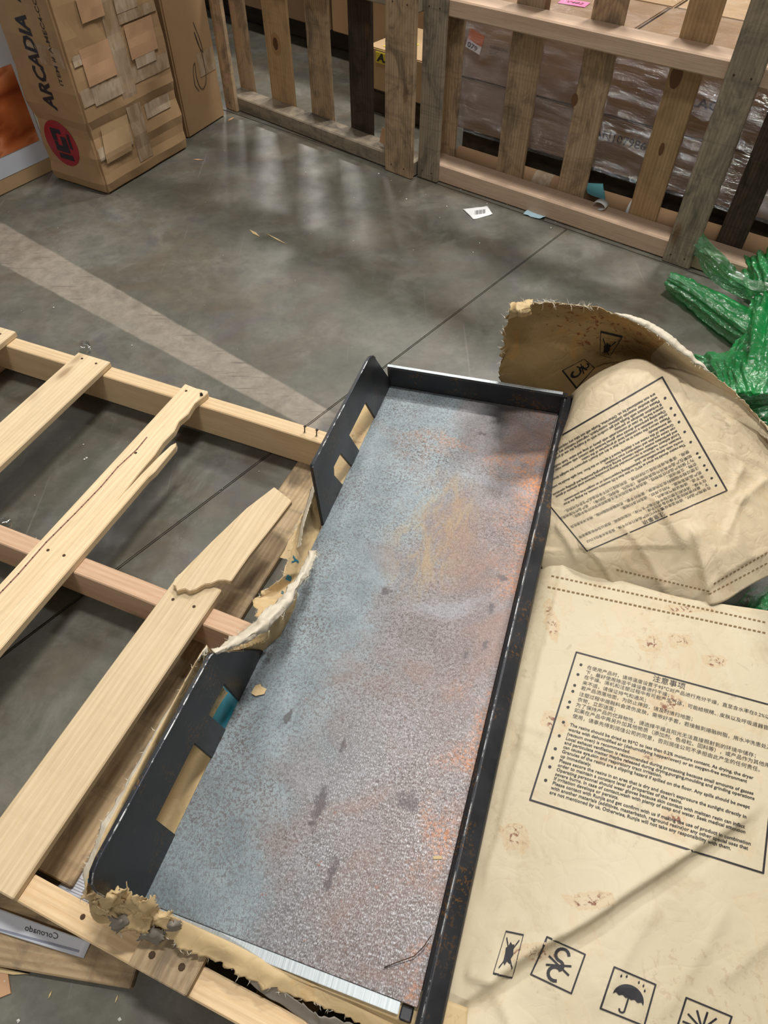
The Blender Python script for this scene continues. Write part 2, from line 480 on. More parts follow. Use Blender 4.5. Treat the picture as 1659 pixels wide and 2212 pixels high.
MT['kraft'] = mk_kraft('kraft_bag_paper', (.60, .52, .375), 0., .22, [blot(1400, 1395, .022, .016), blot(1465, 1390, .02, .014), blot(1480, 1320, .05, .008, -.3), blot(1440, 1525, .035, .018, -.3), blot(1110, 1800, .022, .022), blot(1270, 1945, .035, .012, .55), blot(1160, 2055, .05, .008, .55), blot(1370, 1640, .05, .010, -.3), blot(1455, 1780, .018, .02), blot(1190, 1340, .012, .045, .1), blot(1540, 1430, .02, .012), blot(1200, 1560, .02, .018)], .09)
MT['kraft_b'] = mk_kraft('kraft_bag_paper_b', (.60, .50, .35), 4.3, .25, (), .2)
MT['kraft_in'] = mk_kraft('brown_inner_kraft', (.40, .27, .12), 6.1, 1.0)
MT['kraft_torn'] = mk_kraft('torn_kraft', (.58, .43, .235), 2.2, .6)
MT['liner'] = mk_kraft('pale_torn_paper', (.66, .60, .50), 7.2, .3)

def mk_floor():
    m = Mat('warehouse_concrete'); c = m.coord('Object')
    n1 = m.noise(c, 1.6, 6, .62, .6); n2 = m.noise(c, 9, 6, .65); n3 = m.noise(c, 70, 4, .6); n4 = m.noise(c, 3.3, 4, .6, 1.2)
    col = m.ramp(n1, (.28, (.066, .065, .050)), (.5, (.112, .109, .086)), (.72, (.168, .163, .134)))
    col = m.mix(m.math('MULTIPLY', m.ramp(n2, (.4, 0.), (.75, 1.)), .6), col, (.045, .044, .036))
    col = m.mix(m.math('MULTIPLY', m.ramp(n4, (.47, 0.), (.66, 1.)), .6), col, (.098, .068, .042))
    col = m.mix(m.math('MULTIPLY', m.ramp(m.noise(m.mapping(c, (1, 1, 1), (3.3, 1, 0)), 2.6, 4, .6, 1.6), (.56, 0.), (.68, 1.)), .35), col, (.075, .068, .10))
    col = m.mix(m.math('MULTIPLY', n3, .16), col, (.17, .165, .145))
    # scraped, scuffed strip where a tape line was stuck
    sx = m.n('SeparateXYZ', {0: c})
    X, Y = sx.outputs[0], sx.outputs[1]
    d = m.math('ADD', m.math('MULTIPLY', X, .616), m.math('MULTIPLY', Y, .788))
    s = m.math('SUBTRACT', m.math('MULTIPLY', X, .788), m.math('MULTIPLY', Y, .616))
    d = m.math('ADD', d, m.math('MULTIPLY', m.math('SUBTRACT', n2, .5), .012))
    lo = m.math('MULTIPLY_ADD', s, .036, .897)
    hi = m.math('MULTIPLY_ADD', s, -.014, .934)
    a = m.math('SMOOTH_MIN', m.math('SUBTRACT', d, lo), m.math('SUBTRACT', hi, d), .002)
    msk = m.ramp(m.math('MULTIPLY_ADD', a, 60., .5), (.3, 0.), (.7, 1.))
    endm = m.ramp(m.math('MULTIPLY_ADD', m.math('SUBTRACT', -.90, s), 30., .5), (0., 0.), (1., 1.))
    msk = m.math('MULTIPLY', msk, endm)
    pale = m.mix(m.ramp(m.noise(c, 22, 6, .7), (.35, 0.), (.7, 1.)), (.30, .262, .215), (.215, .185, .15))
    lines = m.ramp(m.noise(m.mapping(c, (3, 40, 1), rot=(0, 0, .65)), 2., 3, .6), (.60, 0.), (.66, 1.))
    pale = m.mix(m.math('MULTIPLY', lines, .5), pale, (.08, .07, .06))
    col = m.mix(m.math('MULTIPLY', msk, .93), col, pale)
    # fine pale scratches
    sc = m.ramp(m.noise(m.mapping(c, (60, 1.2, 1), rot=(0, 0, -.5)), 1.5, 2, .5), (.70, 0.), (.73, 1.))
    col = m.mix(m.math('MULTIPLY', sc, .18), col, (.3, .29, .27))
    n5 = m.noise(c, 24, 6, .7, .4); n6 = m.noise(m.mapping(c, (1, 1, 1), (2, 5, 0)), 5.5, 7, .72, .5)
    col = m.mix(m.math('MULTIPLY', m.ramp(n5, (.42, 0.), (.72, 1.)), .38), col, (.035, .034, .028))
    col = m.mix(m.math('MULTIPLY', m.ramp(n6, (.52, 0.), (.70, 1.)), .45), col, (.20, .197, .172))
    m.p(Base_Color=col, Roughness=m.ramp(m.math('ADD', m.math('MULTIPLY', n2, .5), m.math('MULTIPLY', n6, .5)), (.35, .30), (.65, .52)))
    m.b.inputs['Specular IOR Level'].default_value = .5
    m.bump(m.math('ADD', n3, m.math('MULTIPLY', n2, .6)), .12, .002)
    return m.m
MT['floor'] = mk_floor()
MT['joint'] = plain('joint_filler', (.085, .08, .072), .9)

def mk_plate():
    m = Mat('mill_scale_steel'); c = m.coord('Object')
    sx = m.n('SeparateXYZ', {0: c}); U, V = sx.outputs[0], sx.outputs[1]
    big = m.noise(c, 4.2, 4, .55, .6); med = m.noise(c, 13, 6, .62, .4)
    fine = m.noise(c, 230, 4, .72, .9); grit = m.noise(m.mapping(c, (1, .45, 1)), 640, 2, .6)
    # bluish mill scale towards the left edge, brownish-violet scale on the right, bare metal and painted sheen at the near end
    lu = m.math('ADD', m.math('MULTIPLY_ADD', m.math('SUBTRACT', big, .5), .42, U), m.math('MULTIPLY', m.math('SUBTRACT', med, .5), .14))
    lu = m.math('SUBTRACT', lu, m.ramp(V, (.55, 0.), (.80, .05)))
    blue = m.ramp(lu, (.03, 1.), (.10, .9), (.145, .35), (.24, .1), (.32, 0.))
    brown = m.ramp(med, (.32, (.105, .082, .078)), (.5, (.155, .128, .128)), (.7, (.225, .205, .215)))
    bl = m.ramp(med, (.3, (.165, .212, .24)), (.7, (.27, .325, .352)))
    col = m.mix(blue, brown, bl)
    sp = m.ramp(fine, (.47, 0.), (.57, 1.))
    col = m.mix(m.math('MULTIPLY', sp, m.ramp(m.noise(c, 6, 3, .6), (.35, .35), (.65, .85))), col, (.075, .054, .050))
    # pale bare-metal speckle at the near end, with the sheen painted in
    bare_sheen = m.math('MULTIPLY', m.ramp(m.math('ADD', V, m.math('MULTIPLY', m.math('SUBTRACT', big, .5), .5)), (.10, 1.), (.40, .35), (.7, .25)), m.ramp(m.math('ADD', U, m.math('MULTIPLY', m.math('SUBTRACT', big, .5), .3)), (.08, .1), (.2, 1.)))
    spl = m.ramp(m.math('ADD', m.math('MULTIPLY', grit, .6), m.math('MULTIPLY', m.noise(m.mapping(c, (.4, 1.3, 1)), 260, 3, .7), .4)), (.49, 0.), (.62, 1.))
    col = m.mix(m.math('MULTIPLY', m.math('MULTIPLY', spl, bare_sheen), .7), col, (.50, .52, .56))
    # orange rust bloom: behind by the back wall and along the right wall
    ru = m.math('ADD', m.ramp(m.math('ADD', U, m.math('MULTIPLY', m.math('SUBTRACT', med, .5), .16)), (.31, 0.), (.385, .7)),
                m.ramp(m.math('ADD', V, m.math('MULTIPLY', m.math('SUBTRACT', big, .5), .3)), (.84, 0.), (.98, .8), (1.09, .5), (1.12, 0.)))
    ru = m.math('MULTIPLY', ru, m.ramp(m.noise(c, 7, 5, .65, .5), (.46, 0.), (.64, 1.)))
    ru = m.math('MULTIPLY', ru, m.ramp(U, (.04, .15), (.16, 1.)))
    rsp = m.ramp(m.noise(c, 170, 4, .7), (.46, 0.), (.55, 1.))
    col = m.mix(m.math('MULTIPLY', m.math('MULTIPLY', ru, rsp), .95), col, (.46, .15, .025))
    col = m.mix(m.math('MULTIPLY', ru, .25), col, (.28, .15, .085))
    spot = m.ramp(m.noise(c, 55, 3, .6), (.70, 0.), (.74, 1.))
    col = m.mix(m.math('MULTIPLY', spot, .6), col, (.26, .07, .035))
    # ochre smear in the middle, dark scuffs
    e = m.n('VectorMath', {0: m.mapping(c, (9, 4.4, 1), (-1.9, -3.25, 0))}, operation='LENGTH').outputs['Value']
    och = m.math('MULTIPLY', m.ramp(e, (.35, 1.), (.9, 0.)), m.ramp(m.noise(m.mapping(c, (1, .4, 1)), 26, 5, .7, 1.5), (.42, 0.), (.6, 1.)))
    col = m.mix(m.math('MULTIPLY', och, .55), col, (.30, .215, .10))
    dk = m.ramp(m.noise(m.mapping(c, (1, .55, 1), (5, 2, 0)), 19, 4, .6, .7), (.69, 0.), (.72, 1.))
    col = m.mix(m.math('MULTIPLY', dk, .75), col, (.06, .05, .055))
    TI = (Matrix.Translation((-.3287, .1778, .1275)) @ Matrix.Rotation(math.radians(-17.85), 4, 'Z') @ Matrix.Rotation(math.radians(-3.2), 4, 'Y')).inverted()
    pa = m.noise(m.mapping(c, (1, 1, 1), (1.7, 4.1, 0)), 6.5, 5, .62, .8)
    col = m.mix(m.math('MULTIPLY', m.math('MULTIPLY', m.ramp(pa, (.50, 0.), (.64, 1.)), m.ramp(lu, (.08, .15), (.2, 1.))), .42), col, (.20, .115, .085))
    col = m.mix(m.math('MULTIPLY', m.ramp(pa, (.30, 1.), (.42, 0.)), .35), col, (.26, .285, .33))
    for px, py, rx, ry in ((690, 1740, .010, .035), (716, 1890, .007, .030), (885, 1735, .020, .016), (1060, 1320, .008, .012), (1047, 1400, .006, .014), (1085, 1255, .012, .008), (1042, 940, .016, .006), (835, 1275, .012, .010), (1005, 1420, .005, .008)):
        p = TI @ W(px, py, .137)
        d = m.n('VectorMath', {0: m.mapping(m.n('VectorMath', {0: c, 1: (-p.x, -p.y, 0)}, operation='ADD').outputs[0], (1 / rx, 1 / ry, 0))}, operation='LENGTH').outputs['Value']
        d = m.math('ADD', d, m.math('MULTIPLY', m.math('SUBTRACT', m.noise(c, 90, 4, .65), .5), 3.2))
        col = m.mix(m.ramp(d, (.5, .75), (1.0, 0.)), col, (.065, .055, .062))
    m.p(Base_Color=col, Metallic=.42, Roughness=m.ramp(m.math('ADD', m.math('MULTIPLY', fine, .5), m.math('MULTIPLY', med, .5)), (.35, .36), (.65, .58)))
    m.bump(m.math('ADD', m.math('MULTIPLY', fine, .7), grit), .25, .0008)
    return m.m
MT['plate'] = mk_plate()
def mk_black():
    m = Mat('black_steel'); c = m.coord('Object')
    n = m.noise(c, 9, 4, .6); f = m.noise(c, 190, 3, .7); n2 = m.noise(c, 16, 3, .6)
    col = m.ramp(n, (.3, (.018, .019, .022)), (.7, (.040, .042, .048)))
    ru = m.math('MULTIPLY', m.ramp(n2, (.50, 0.), (.64, 1.)), m.ramp(f, (.53, 0.), (.60, 1.)))
    col = m.mix(m.math('MULTIPLY', ru, .6), col, (.20, .095, .02))
    m.p(Base_Color=col, Metallic=.35, Roughness=m.ramp(n, (.3, .34), (.7, .5)))
    m.bump(f, .1, .001)
    return m.m
MT['black'] = mk_black()
def mk_cut():
    m = Mat('bright_ground_edge'); c = m.coord('Object')
    n = m.noise(m.mapping(c, (260, 4, 4)), 1., 3, .6)
    m.p(Base_Color=m.ramp(n, (.3, (.42, .48, .52)), (.7, (.66, .71, .74))), Metallic=.3, Roughness=.4)
    m.bump(n, .25, .001)
    return m.m
MT['cut'] = mk_cut()

# ------------------------------------------------------------------ setting: the floor, cast in slabs with open joints
J0 = Vector((.6216, 2.213)); A1 = math.radians(49.6); A2 = math.radians(-37.2)
d1 = Vector((math.cos(A1), math.sin(A1))); d2 = Vector((math.cos(A2), math.sin(A2)))
fl = link('floor', mesh_of([(-9, -4, -.02), (9, -4, -.02), (9, 16, -.02), (-9, 16, -.02)], [(0, 1, 2, 3)]), MT['joint'])
fl['kind'] = 'structure'
def slab(pts):
    bm = bmesh.new(); f = bm.faces.new([bm.verts.new((x, y, 0)) for x, y in pts])
    r = bmesh.ops.extrude_face_region(bm, geom=[f]); mv = [g for g in r['geom'] if isinstance(g, bmesh.types.BMVert)]
    bmesh.ops.translate(bm, vec=(0, 0, -.018), verts=mv)
    bmesh.ops.recalc_face_normals(bm, faces=bm.faces)
    ed = [e for e in bm.edges if all(abs(v.co.z) < 1e-6 for v in e.verts)]
    bmesh.ops.bevel(bm, geom=ed, offset=.0025, segments=2, affect='EDGES')
    return link('slab', from_bm(bm), MT['floor'], fl)
g = .0010
nd1 = Vector((-d1.y, d1.x)); nd2 = Vector((-d2.y, d2.x))
def off(p, *vs):
    q = Vector(p)
    for v, k in vs: q = q + v * k
    return tuple(q)
Lf = J0 - d2 * 9; Rt = J0 + d2 * 9
slab([off(Lf, (nd2, g)), off(Rt, (nd2, g)), off(Rt, (nd2, 14)), off(Lf, (nd2, 14))])
slab([off(J0, (nd2, -g), (nd1, g)), off(Lf, (nd2, -g)), off(Lf, (d1, -12)), off(J0, (d1, -12), (nd1, g))])
slab([off(J0, (nd2, -g), (nd1, -g)), off(J0, (d1, -12), (nd1, -g)), off(Rt, (d1, -12)), off(Rt, (nd2, -g))])

MT['hallwall'] = plain('painted_block_wall', (.5, .5, .48), .8)
for nm, c, sz in (('wall_back', (0, 15.9, 3.4), (18, .2, 6.8)), ('wall_left', (-8.9, 6, 3.4), (.2, 20, 6.8)), ('wall_right', (8.9, 6, 3.4), (.2, 20, 6.8)), ('wall_front', (0, -3.9, 3.4), (18, .2, 6.8))):
    o = link(nm, box_mesh(*sz, 0), MT['hallwall']); o.location = c; o['kind'] = 'structure'

# ------------------------------------------------------------------ pallets
def board(parent, name, x0, x1, y0, y1, z0, z1, mat, along='x', bev=.0022, wob=.0, seed=0, yaw=0.0):
    cx, cy, cz = (x0 + x1) / 2, (y0 + y1) / 2, (z0 + z1) / 2
    lx, ly, lz = x1 - x0, y1 - y0, z1 - z0
    if along == 'x': me = box_mesh(lx, ly, lz, bev, 6, wob, seed); rot = Matrix.Identity(3)
    elif along == 'y': me = box_mesh(ly, lx, lz, bev, 6, wob, seed); rot = Matrix.Rotation(math.pi / 2, 3, 'Z')
    else: me = box_mesh(lz, lx, ly, bev, 6, wob, seed); rot = Matrix(((0, 1, 0), (0, 0, 1), (1, 0, 0)))
    o = link(name, me, MT[mat], parent)
    o.matrix_local = Matrix.Translation((cx, cy, cz)) @ Matrix.Rotation(yaw, 4, 'Z') @ rot.to_4x4()
    return o
_nail = None
def nail(parent, x, y, z, r=.0034, mat='nailhole', normal='z', h=.0012):
    bm = bmesh.new(); bmesh.ops.create_cone(bm, cap_ends=True, segments=8, radius1=r, radius2=r * .8, depth=h)
    if normal == 'y': bmesh.ops.rotate(bm, matrix=Matrix.Rotation(math.pi / 2, 3, 'X'), verts=bm.verts)
    o = link('nail', from_bm(bm), MT[mat], parent); o.location = (x, y, z)
    return o

FP = empty('wooden_pallet', (0, 0, 0), (0, 0, math.radians(-22.9)))
tag(FP, 'pale pine pallet lying flat with broken deck boards, under the steel tray', 'pallet')
for y0, y1, m_ in ((.948, .986, 'pine'), (.449, .487, 'pine_pink'), (-.033, .005, 'pine')):
    board(FP, 'stringer', -1.62, (-.10 if y0 > .9 else -.05 if y0 > .3 else .03), y0, y1, .016, .105, m_, wob=.0015, seed=y0)
board(FP, 'deck_board', -1.550, -1.452, -.033, .992, .105, .121, 'pine_pale', 'y', wob=.001, seed=1)
board(FP, 'deck_board', -1.248, -1.150, -.033, .986, .105, .121, 'pine_pale', 'y', wob=.001, seed=2)
# second board: its right half has split away at the far end
def deck_poly(name, pts, z, th, mat, parent=FP):
    # grain runs along pallet y: build with x along y
    me = prism_mesh([(b, -a) for a, b in pts], th, 'z', .0012)
    o = link(name, me, MT[mat], parent); o.matrix_local = Matrix.Translation((0, 0, z)) @ Matrix.Rotation(math.pi / 2, 4, 'Z')
    return o
deck_poly('deck_board', [(-.936, -.033), (-.838, -.033), (-.838, .70), (-.8345, .72), (-.8362, .80), (-.842, .812), (-.848, .80), (-.853, .76), (-.857, .70), (-.8585, .645), (-.862, .70), (-.8635, .76),
                         (-.8685, .80), (-.8665, .84), (-.874, .87), (-.869, .90), (-.8745, .935), (-.868, .965), (-.866, .978), (-.87, .986), (-.902, .984), (-.934, .987)], .105, .016, 'pine_pale')
spl_ = [(-.922, .30), (-.919, .40), (-.921, .48), (-.916, .56), (-.913, .64), (-.915, .70), (-.909, .76), (-.911, .80)]
v_, f_ = strip_geo(spl_, .0032, step=.02)
o = link('split', mesh_of([(x, y, .1213) for x, y in v_], f_), plain('split_bark', (.22, .105, .075), .8), FP); o['label'] = 'reddish split running along the board'
board(FP, 'deck_board', -.641, -.547, -.033, .520, .105, .121, 'pine_pale', 'y', wob=.001, seed=4)
deck_poly('deck_board', [(-.354, -.033), (-.264, -.033), (-.262, .02), (-.268, .06), (-.28, .05), (-.295, .085), (-.315, .06), (-.333, .078), (-.354, .05)], .105, .016, 'pine_dirty')
board(FP, 'bottom_board', -.624, -.530, .012, .986, .0005, .016, 'pine_dirty', 'y', wob=.001, seed=5)
board(FP, 'bottom_board', -.20, -.11, -.033, .986, .0005, .016, 'pine', 'y', wob=.001, seed=6)
board(FP, 'bottom_board', -1.62, -1.52, .012, .986, .0005, .016, 'pine_pink', 'y', wob=.001, seed=7)
for x, y in ((-1.222, .968), (-1.178, .966), (-.917, .966), (-.905, .466), (-.868, .468), (-.618, .466), (-.574, .468), (-.618, -.012), (-1.522, .967), (-1.48, .967), (-.905, .75)):
    nail(FP, x, y, .1215)
for x, y in ((-.33, -.012), (-.286, -.008)): nail(FP, x, y, .1215, .005)
nail(FP, -.875, .967, .124, .004, 'nail', h=.006)
nail(FP, -.45, -.012, .1055, .004)
for x in (-.604, -.574):                         # two bent-over nails left standing in the far stringer
    o = link('nail', tube_mesh([(0, 0, 0), (.001, 0, .011), (.002, .001, .017)], .0014, 8), MT['nail'], FP); o.location = (x, .966, .105)
    nail(FP, x + .002, .967, .1225, .0038, 'nail')

# splintered plank resting on the broken third deck board
FR = deck_poly('broken_plank', [(-.572, .771), (-.521, .752), (-.524, .70), (-.532, .60), (-.5335, .535), (-.545, .533), (-.556, .528), (-.566, .516), (-.575, .511), (-.584, .495), (-.592, .487), (-.604, .488), (-.614, .478), (-.622, .486), (-.629, .486), (-.633, .50), (-.630, .515), (-.616, .60), (-.596, .70)],
               .1225, .012, 'pine_pale', None)
FR.matrix_world = Matrix.Rotation(math.radians(-22.9), 4, 'Z') @ Matrix.Translation((0, 0, .1225)) @ Matrix.Rotation(math.pi / 2, 4, 'Z')
tag(FR, 'pale broken plank with a ragged splintered end, lying on the deck board nearest the tray', 'plank')

def standing_pallet(origin, ang, label, H, fronts, backs, rails, x0, x1):
    e = empty('wooden_pallet', (origin[0], origin[1], 0), (0, 0, math.radians(ang)))
    tag(e, label, 'pallet', 'pallets stood on edge')
    for k, (z0, z1, mt) in enumerate(rails):
        board(e, 'stringer', x0, x1, .0165, .1045, z0, z1, mt, wob=.003, seed=k + 20, bev=.004)
    for k, (a, b, mt) in enumerate(fronts):
        board(e, 'bottom_board', a, b, 0, .0165, .001, H, mt, 'z', wob=.0025, seed=k + 40)
    for k, (a, b, mt) in enumerate(backs):
        board(e, 'deck_board', a, b, .1045, .121, .001, H, mt, 'z', wob=.0025, seed=k + 60)
    return e
RP = standing_pallet((.1976, 2.538), -37.0, 'pallet stood on edge in front of the shrink-wrapped cartons, right of the other', 1.07,
    [(-.092, -.004, 'weathered_grey'), (.868, .958, 'weathered_grey')],
    [(-.065, -.004, 'weathered'), (.178, .284, 'weathered'), (.424, .523, 'weathered'), (.690, .783, 'amber'), (.985, 1.065, 'dark_board'), (1.16, 1.26, 'weathered')],
    [(.001, .062, 'rail'), (.513, .560, 'rail'), (1.01, 1.06, 'rail')], -.09, 1.30)
LP = standing_pallet((.0957, 2.571), -40.1, 'weathered pallet stood on edge beside the tall taped carton', 1.07,
    [(-1.02, -.949, 'weathered'), (-.122, .004, 'weathered')],
    [(-1.03, -.945, 'weathered'), (-.835, -.700, 'amber'), (-.60, -.485, 'weathered'), (-.384, -.275, 'dark_board'), (-.20, -.10, 'weathered')],
    [(.001, .056, 'weathered_grey'), (.513, .560, 'weathered_grey'), (1.01, 1.06, 'weathered_grey')], -1.02, .0)
def knot(e, x, z, rx, rz, mat='knotwood'):
    bm = bmesh.new(); bmesh.ops.create_cone(bm, cap_ends=True, segments=18, radius1=1, radius2=.85, depth=1)
    bmesh.ops.rotate(bm, matrix=Matrix.Rotation(math.pi / 2, 3, 'X'), verts=bm.verts); bmesh.ops.scale(bm, vec=(rx, .0012, rz), verts=bm.verts)
    o = link('knot', from_bm(bm), MT[mat], e); o.location = (x, .1043, z)
MT['knotwood'] = plain('knot_wood', (.16, .075, .03), .6); MT['knothalo'] = plain('knot_halo', (.38, .22, .10), .6)
knot(LP, -.772, .262, .030, .042, 'knothalo'); knot(LP, -.774, .264, .017, .026)
knot(RP, .735, .275, .008, .020); knot(RP, .715, .470, .018, .035); knot(RP, .425, .345, .012, .020)
for e, xs in ((RP, (-.07, -.03, .89, .935)), (LP, (-.09, -.03, -.99))):
    for x in xs:
        nail(e, x, -.0004, .03, .0032, normal='y'); nail(e, x, -.0004, .535, .0032, normal='y')

# ------------------------------------------------------------------ steel tray
TR = empty('griddle_tray')
TR.matrix_world = Matrix.Translation((-.3287, .1778, .1275)) @ Matrix.Rotation(math.radians(-17.85), 4, 'Z') @ Matrix.Rotation(math.radians(-3.2), 4, 'Y')
tag(TR, 'long rusty steel tray with low black walls and slotted side panels', 'tray')
LW, LV = .390, 1.134
pm = box_mesh(LW + .006, LV, .004, .0008); po = link('plate', pm, MT['plate'], TR)
# plate coordinates start at its front-left corner
pm.transform(Matrix.Translation((LW / 2 - .003, LV / 2, -.002)))
lip = prism_mesh([(-.0005, 0), (-.0135, -.0035), (-.0135, -.0055), (-.0005, -.0055)], LW - .022, 'x', .0006)
lo = link('front_edge', lip, MT['cut'], TR); lo['label'] = 'bright ground bevel along the front edge'
def rounded(pts):
    return pts
farp = [(.692, -.004), (.692, .165), (.696, .169), (.998, .171), (1.018, .168), (1.034, .160), (1.048, .145), (1.126, .030), (1.132, .012), (1.132, -.004),
        (1.020, -.004), (.972, .084), (.868, .084), (.911, -.004), (.862, -.004), (.815, .082), (.777, .082), (.773, .062), (.807, -.004)]
nearp = [(-.014, -.006), (-.017, .02), (-.0175, .150), (-.013, .168), (-.003, .179), (.012, .183), (.295, .174), (.302, .169), (.402, .004), (.402, -.006),
         (.307, -.006), (.294, .085), (.243, .085), (.257, -.006), (.208, -.006), (.197, .085), (.087, .085), (.091, -.006)]
for pts in (farp, nearp):
    o = link('side_panel', prism_mesh(pts, .006, 'x', .0009), MT['black'], TR); o.location = (-.0095, 0, 0)
bw = prism_mesh([(LV + .001, -.008), (LV - .001, .050), (LV + .001, .0535), (LV + .010, .0535), (LV + .012, .050), (LV + .012, -.008)], LW + .022, 'x', .0008)
o = link('back_wall', bw, MT['black'], TR); o.location = (-.009, 0, 0)
be = box_mesh(LW + .012, .0085, .0012, .0003); o = link('bright_rim', be, MT['cut'], TR); o.location = (LW / 2 - .004, LV + .0055, .0541); o.rotation_euler = (0, 0, 0)
rw = [(LW + .0005, -.010), (LW + .0025, .040), (LW + .007, .0455), (LW + .0105, .0455), (LW + .031, .036), (LW + .0335, .031), (LW + .034, -.012)]
bm = bmesh.new()
va = [bm.verts.new((x, -.030, z)) for x, z in rw]; vb = [bm.verts.new((x, LV + .012, z)) for x, z in rw]
for k in range(len(rw)):
    j = (k + 1) % len(rw); bm.faces.new((va[k], va[j], vb[j], vb[k]))
bm.faces.new(va); bm.faces.new(vb[::-1]); bmesh.ops.recalc_face_normals(bm, faces=bm.faces)
bmesh.ops.bevel(bm, geom=[e for e in bm.edges if e.calc_face_angle(0) > .3], offset=.0008, segments=1, affect='EDGES')
link('right_wall', from_bm(bm), MT['black'], TR)
o = link('corner_block', box_mesh(.016, .016, .010, .002), MT['black'], TR); o.location = (LW - .012, -.010, -.004)

def mk_edge_glint():  # edge highlight painted as a broken bright line on chipped dark steel
    m = Mat('chipped_edge_glint'); c = m.coord('Object')
    n = m.noise(c, 26, 5, .7)
    f = m.ramp(n, (.50, 0.), (.58, 1.))
    m.p(Base_Color=m.mix(f, (.05, .055, .075), (.70, .72, .74)), Metallic=.3, Roughness=.35)
    return m.m
MT['edge_glint'] = mk_edge_glint()
for pl, x in (([(.692, .1655), (.697, .1695), (.998, .1715), (1.018, .1685), (1.034, .1605), (1.048, .1455)], -.0032), ([(-.0175, .12), (-.0178, .150), (-.0133, .1685), (-.003, .1795), (.012, .1835), (.295, .1745), (.302, .1695)], -.0032)):
    o = link('top_edge_glint', tube_mesh([(x, a, b) for a, b in pl], .0011, 6), MT['edge_glint'], TR); o['label'] = 'chipped top edge with painted highlight'
o = link('top_edge_glint', tube_mesh([(LW + .0088, -.03, .0455), (LW + .0088, .5, .0455), (LW + .0088, LV + .01, .0455)], .0008, 6), MT['edge_glint'], TR); o['label'] = 'chipped top edge with painted highlight'

# things seen through the slots: a teal plastic strip under the tray
tp = link('teal_sheet', box_mesh(.11, .09, .0015, .0004), MT['teal'])
tp.location = W(492, 1540, .1225); tp.rotation_euler = (0, 0, math.radians(-20))
tag(tp, 'teal plastic strip showing through a slot of the near side panel', 'plastic strip')

# ------------------------------------------------------------------ kraft bags
def net(rows):
    return [[W(*c) if len(c) == 3 else Vector(c[:3]) for c in r] for r in rows]
def strip_dash(a, b, n, w, l):
    """a run of stitch dashes from a to b"""
    a, b = Vector(a), Vector(b); parts = []
    for k in range(n):
        p = a + (b - a) * ((k + .2) / n); q = a + (b - a) * ((k + .2 + l) / n)
        parts.append(strip_geo([p, q], w, step=1))
    return merge(parts)
def pxto(z):
    return lambda a, b: W(a, b, z)

CH = [(1, '在使用产品时，请将温度设置于95℃对产品进行充分干燥，直至含水率在0.2%以'), (0, '下，最好使用除湿干燥设备进行干燥；'),
      (1, '在干燥、清机和注塑过程中有可能产生气体，可能给眼睛、皮肤以及呼吸道器官带'), (0, '来不适，请保证排气和通风；'),
      (1, '若产品洒落地面，为防止摔跤，请及时清扫地面；'), (1, '注塑过程中熔融料会烫伤皮肤，需带好手套，若接触到熔融树脂，用水冲洗患处及'),
      (0, '衣物，立即送医；'), (1, '为了保持产品的优异物性，请选择干燥且阳光无法直接照射到的环境中储存；'),
      (1, '如果在产品中再另外加其他物质（添加剂、色母粒、回料等），或产品作为其他用途'), (0, '使用，请事先得到润佳公司的同意，否则润佳公司不承担由此产生的任何责任。')]
CB = (.08, .118, .153, .195, .233, .276, .314, .352, .389, .43)
EN = [(1, 'The resins should be dried at 95℃ to less than 0.2% moisture content. As drying, the dryer'), (0, 'works with dehumidified air (dehumidifying hopper/oven) or an oxygen-free environment'), (0, '(vacaum oven) is recommended.'),
      (1, 'Local exhaust venfilation is recommended during processing because small amounts of gasses'), (0, 'and particulate matter maybe released during drying,purging,moulding and grinding operations'), (0, 'can cause eye,skin and respiratory tract irritation.'),
      (1, 'Granules of the resins are a slipping hazard if spilled on the floor. Any spills should be swept'), (0, 'up immediately.'),
      (1, "Please secore the resins in an area that is dry and doesn't exprosure the sunlight directly in"), (0, 'order to maintain a constant level of properties of the resins.'),
      (1, 'Operating personnel should wear gloves because skin contact with meltten resin can inflict'), (0, 'severe burns. In case of contact,wash with plenty of soap and water. Seek medical attention'), (0, 'If irritation develops or persists.'),
      (1, 'Please contact with Runjia and get confirm with us if making the use of product in combination'), (0, 'with another materials (additives, masterbatch, reground resins)or any other special uses that'), (0, 'are not mentioned by us, Otherwise, Runjia will not take any responsibility with them.')]
EB = (.492, .523, .553, .583, .611, .639, .668, .697, .727, .755, .783, .811, .838, .866, .894, .922)
FWM, FHM = .33, .27                               # frame size in metres
def notice():
    """the printed notice in metres, origin at its top-left corner, y up"""
    P = []
    P.append(strip_geo([(0, 0), (FWM, 0), (FWM, -FHM), (0, -FHM)], .0027, True, .008))
    t = text_geo('注意事项'); s = .052 / max(tw(t), 1e-6)
    P.append(xf(t, FWM * .47 - .026, -FHM * .052, s))
    dot = [(.0025 * math.cos(k), .0025 * math.sin(k)) for k in [i * math.pi / 4 for i in range(8)]]
    lw = tw(text_geo(CH[0][1])) or 1; cs = FWM * .885 / lw
    for (b, tx), v in zip(CH, CB):
        P.append(xf(text_geo(tx), FWM * .072, -FHM * v - .004, cs))
        if b: P.append(xf(poly_geo(dot), FWM * .040, -FHM * v))
    lw = max(tw(text_geo(tx, 1.0, 0, .018)) for b, tx in EN); es = FWM * .865 / lw
    for (b, tx), v in zip(EN, EB):
        P.append(xf(text_geo(tx, 1.0, 0, .018), FWM * .072, -FHM * v - .003, es))
        if b: P.append(xf(poly_geo(dot), FWM * .040, -FHM * v))
    return merge(P)
NOTICE = notice()
def sym_box():
    return strip_geo([(0, 0), (1, 0), (1, 1), (0, 1)], .04, True, .12)
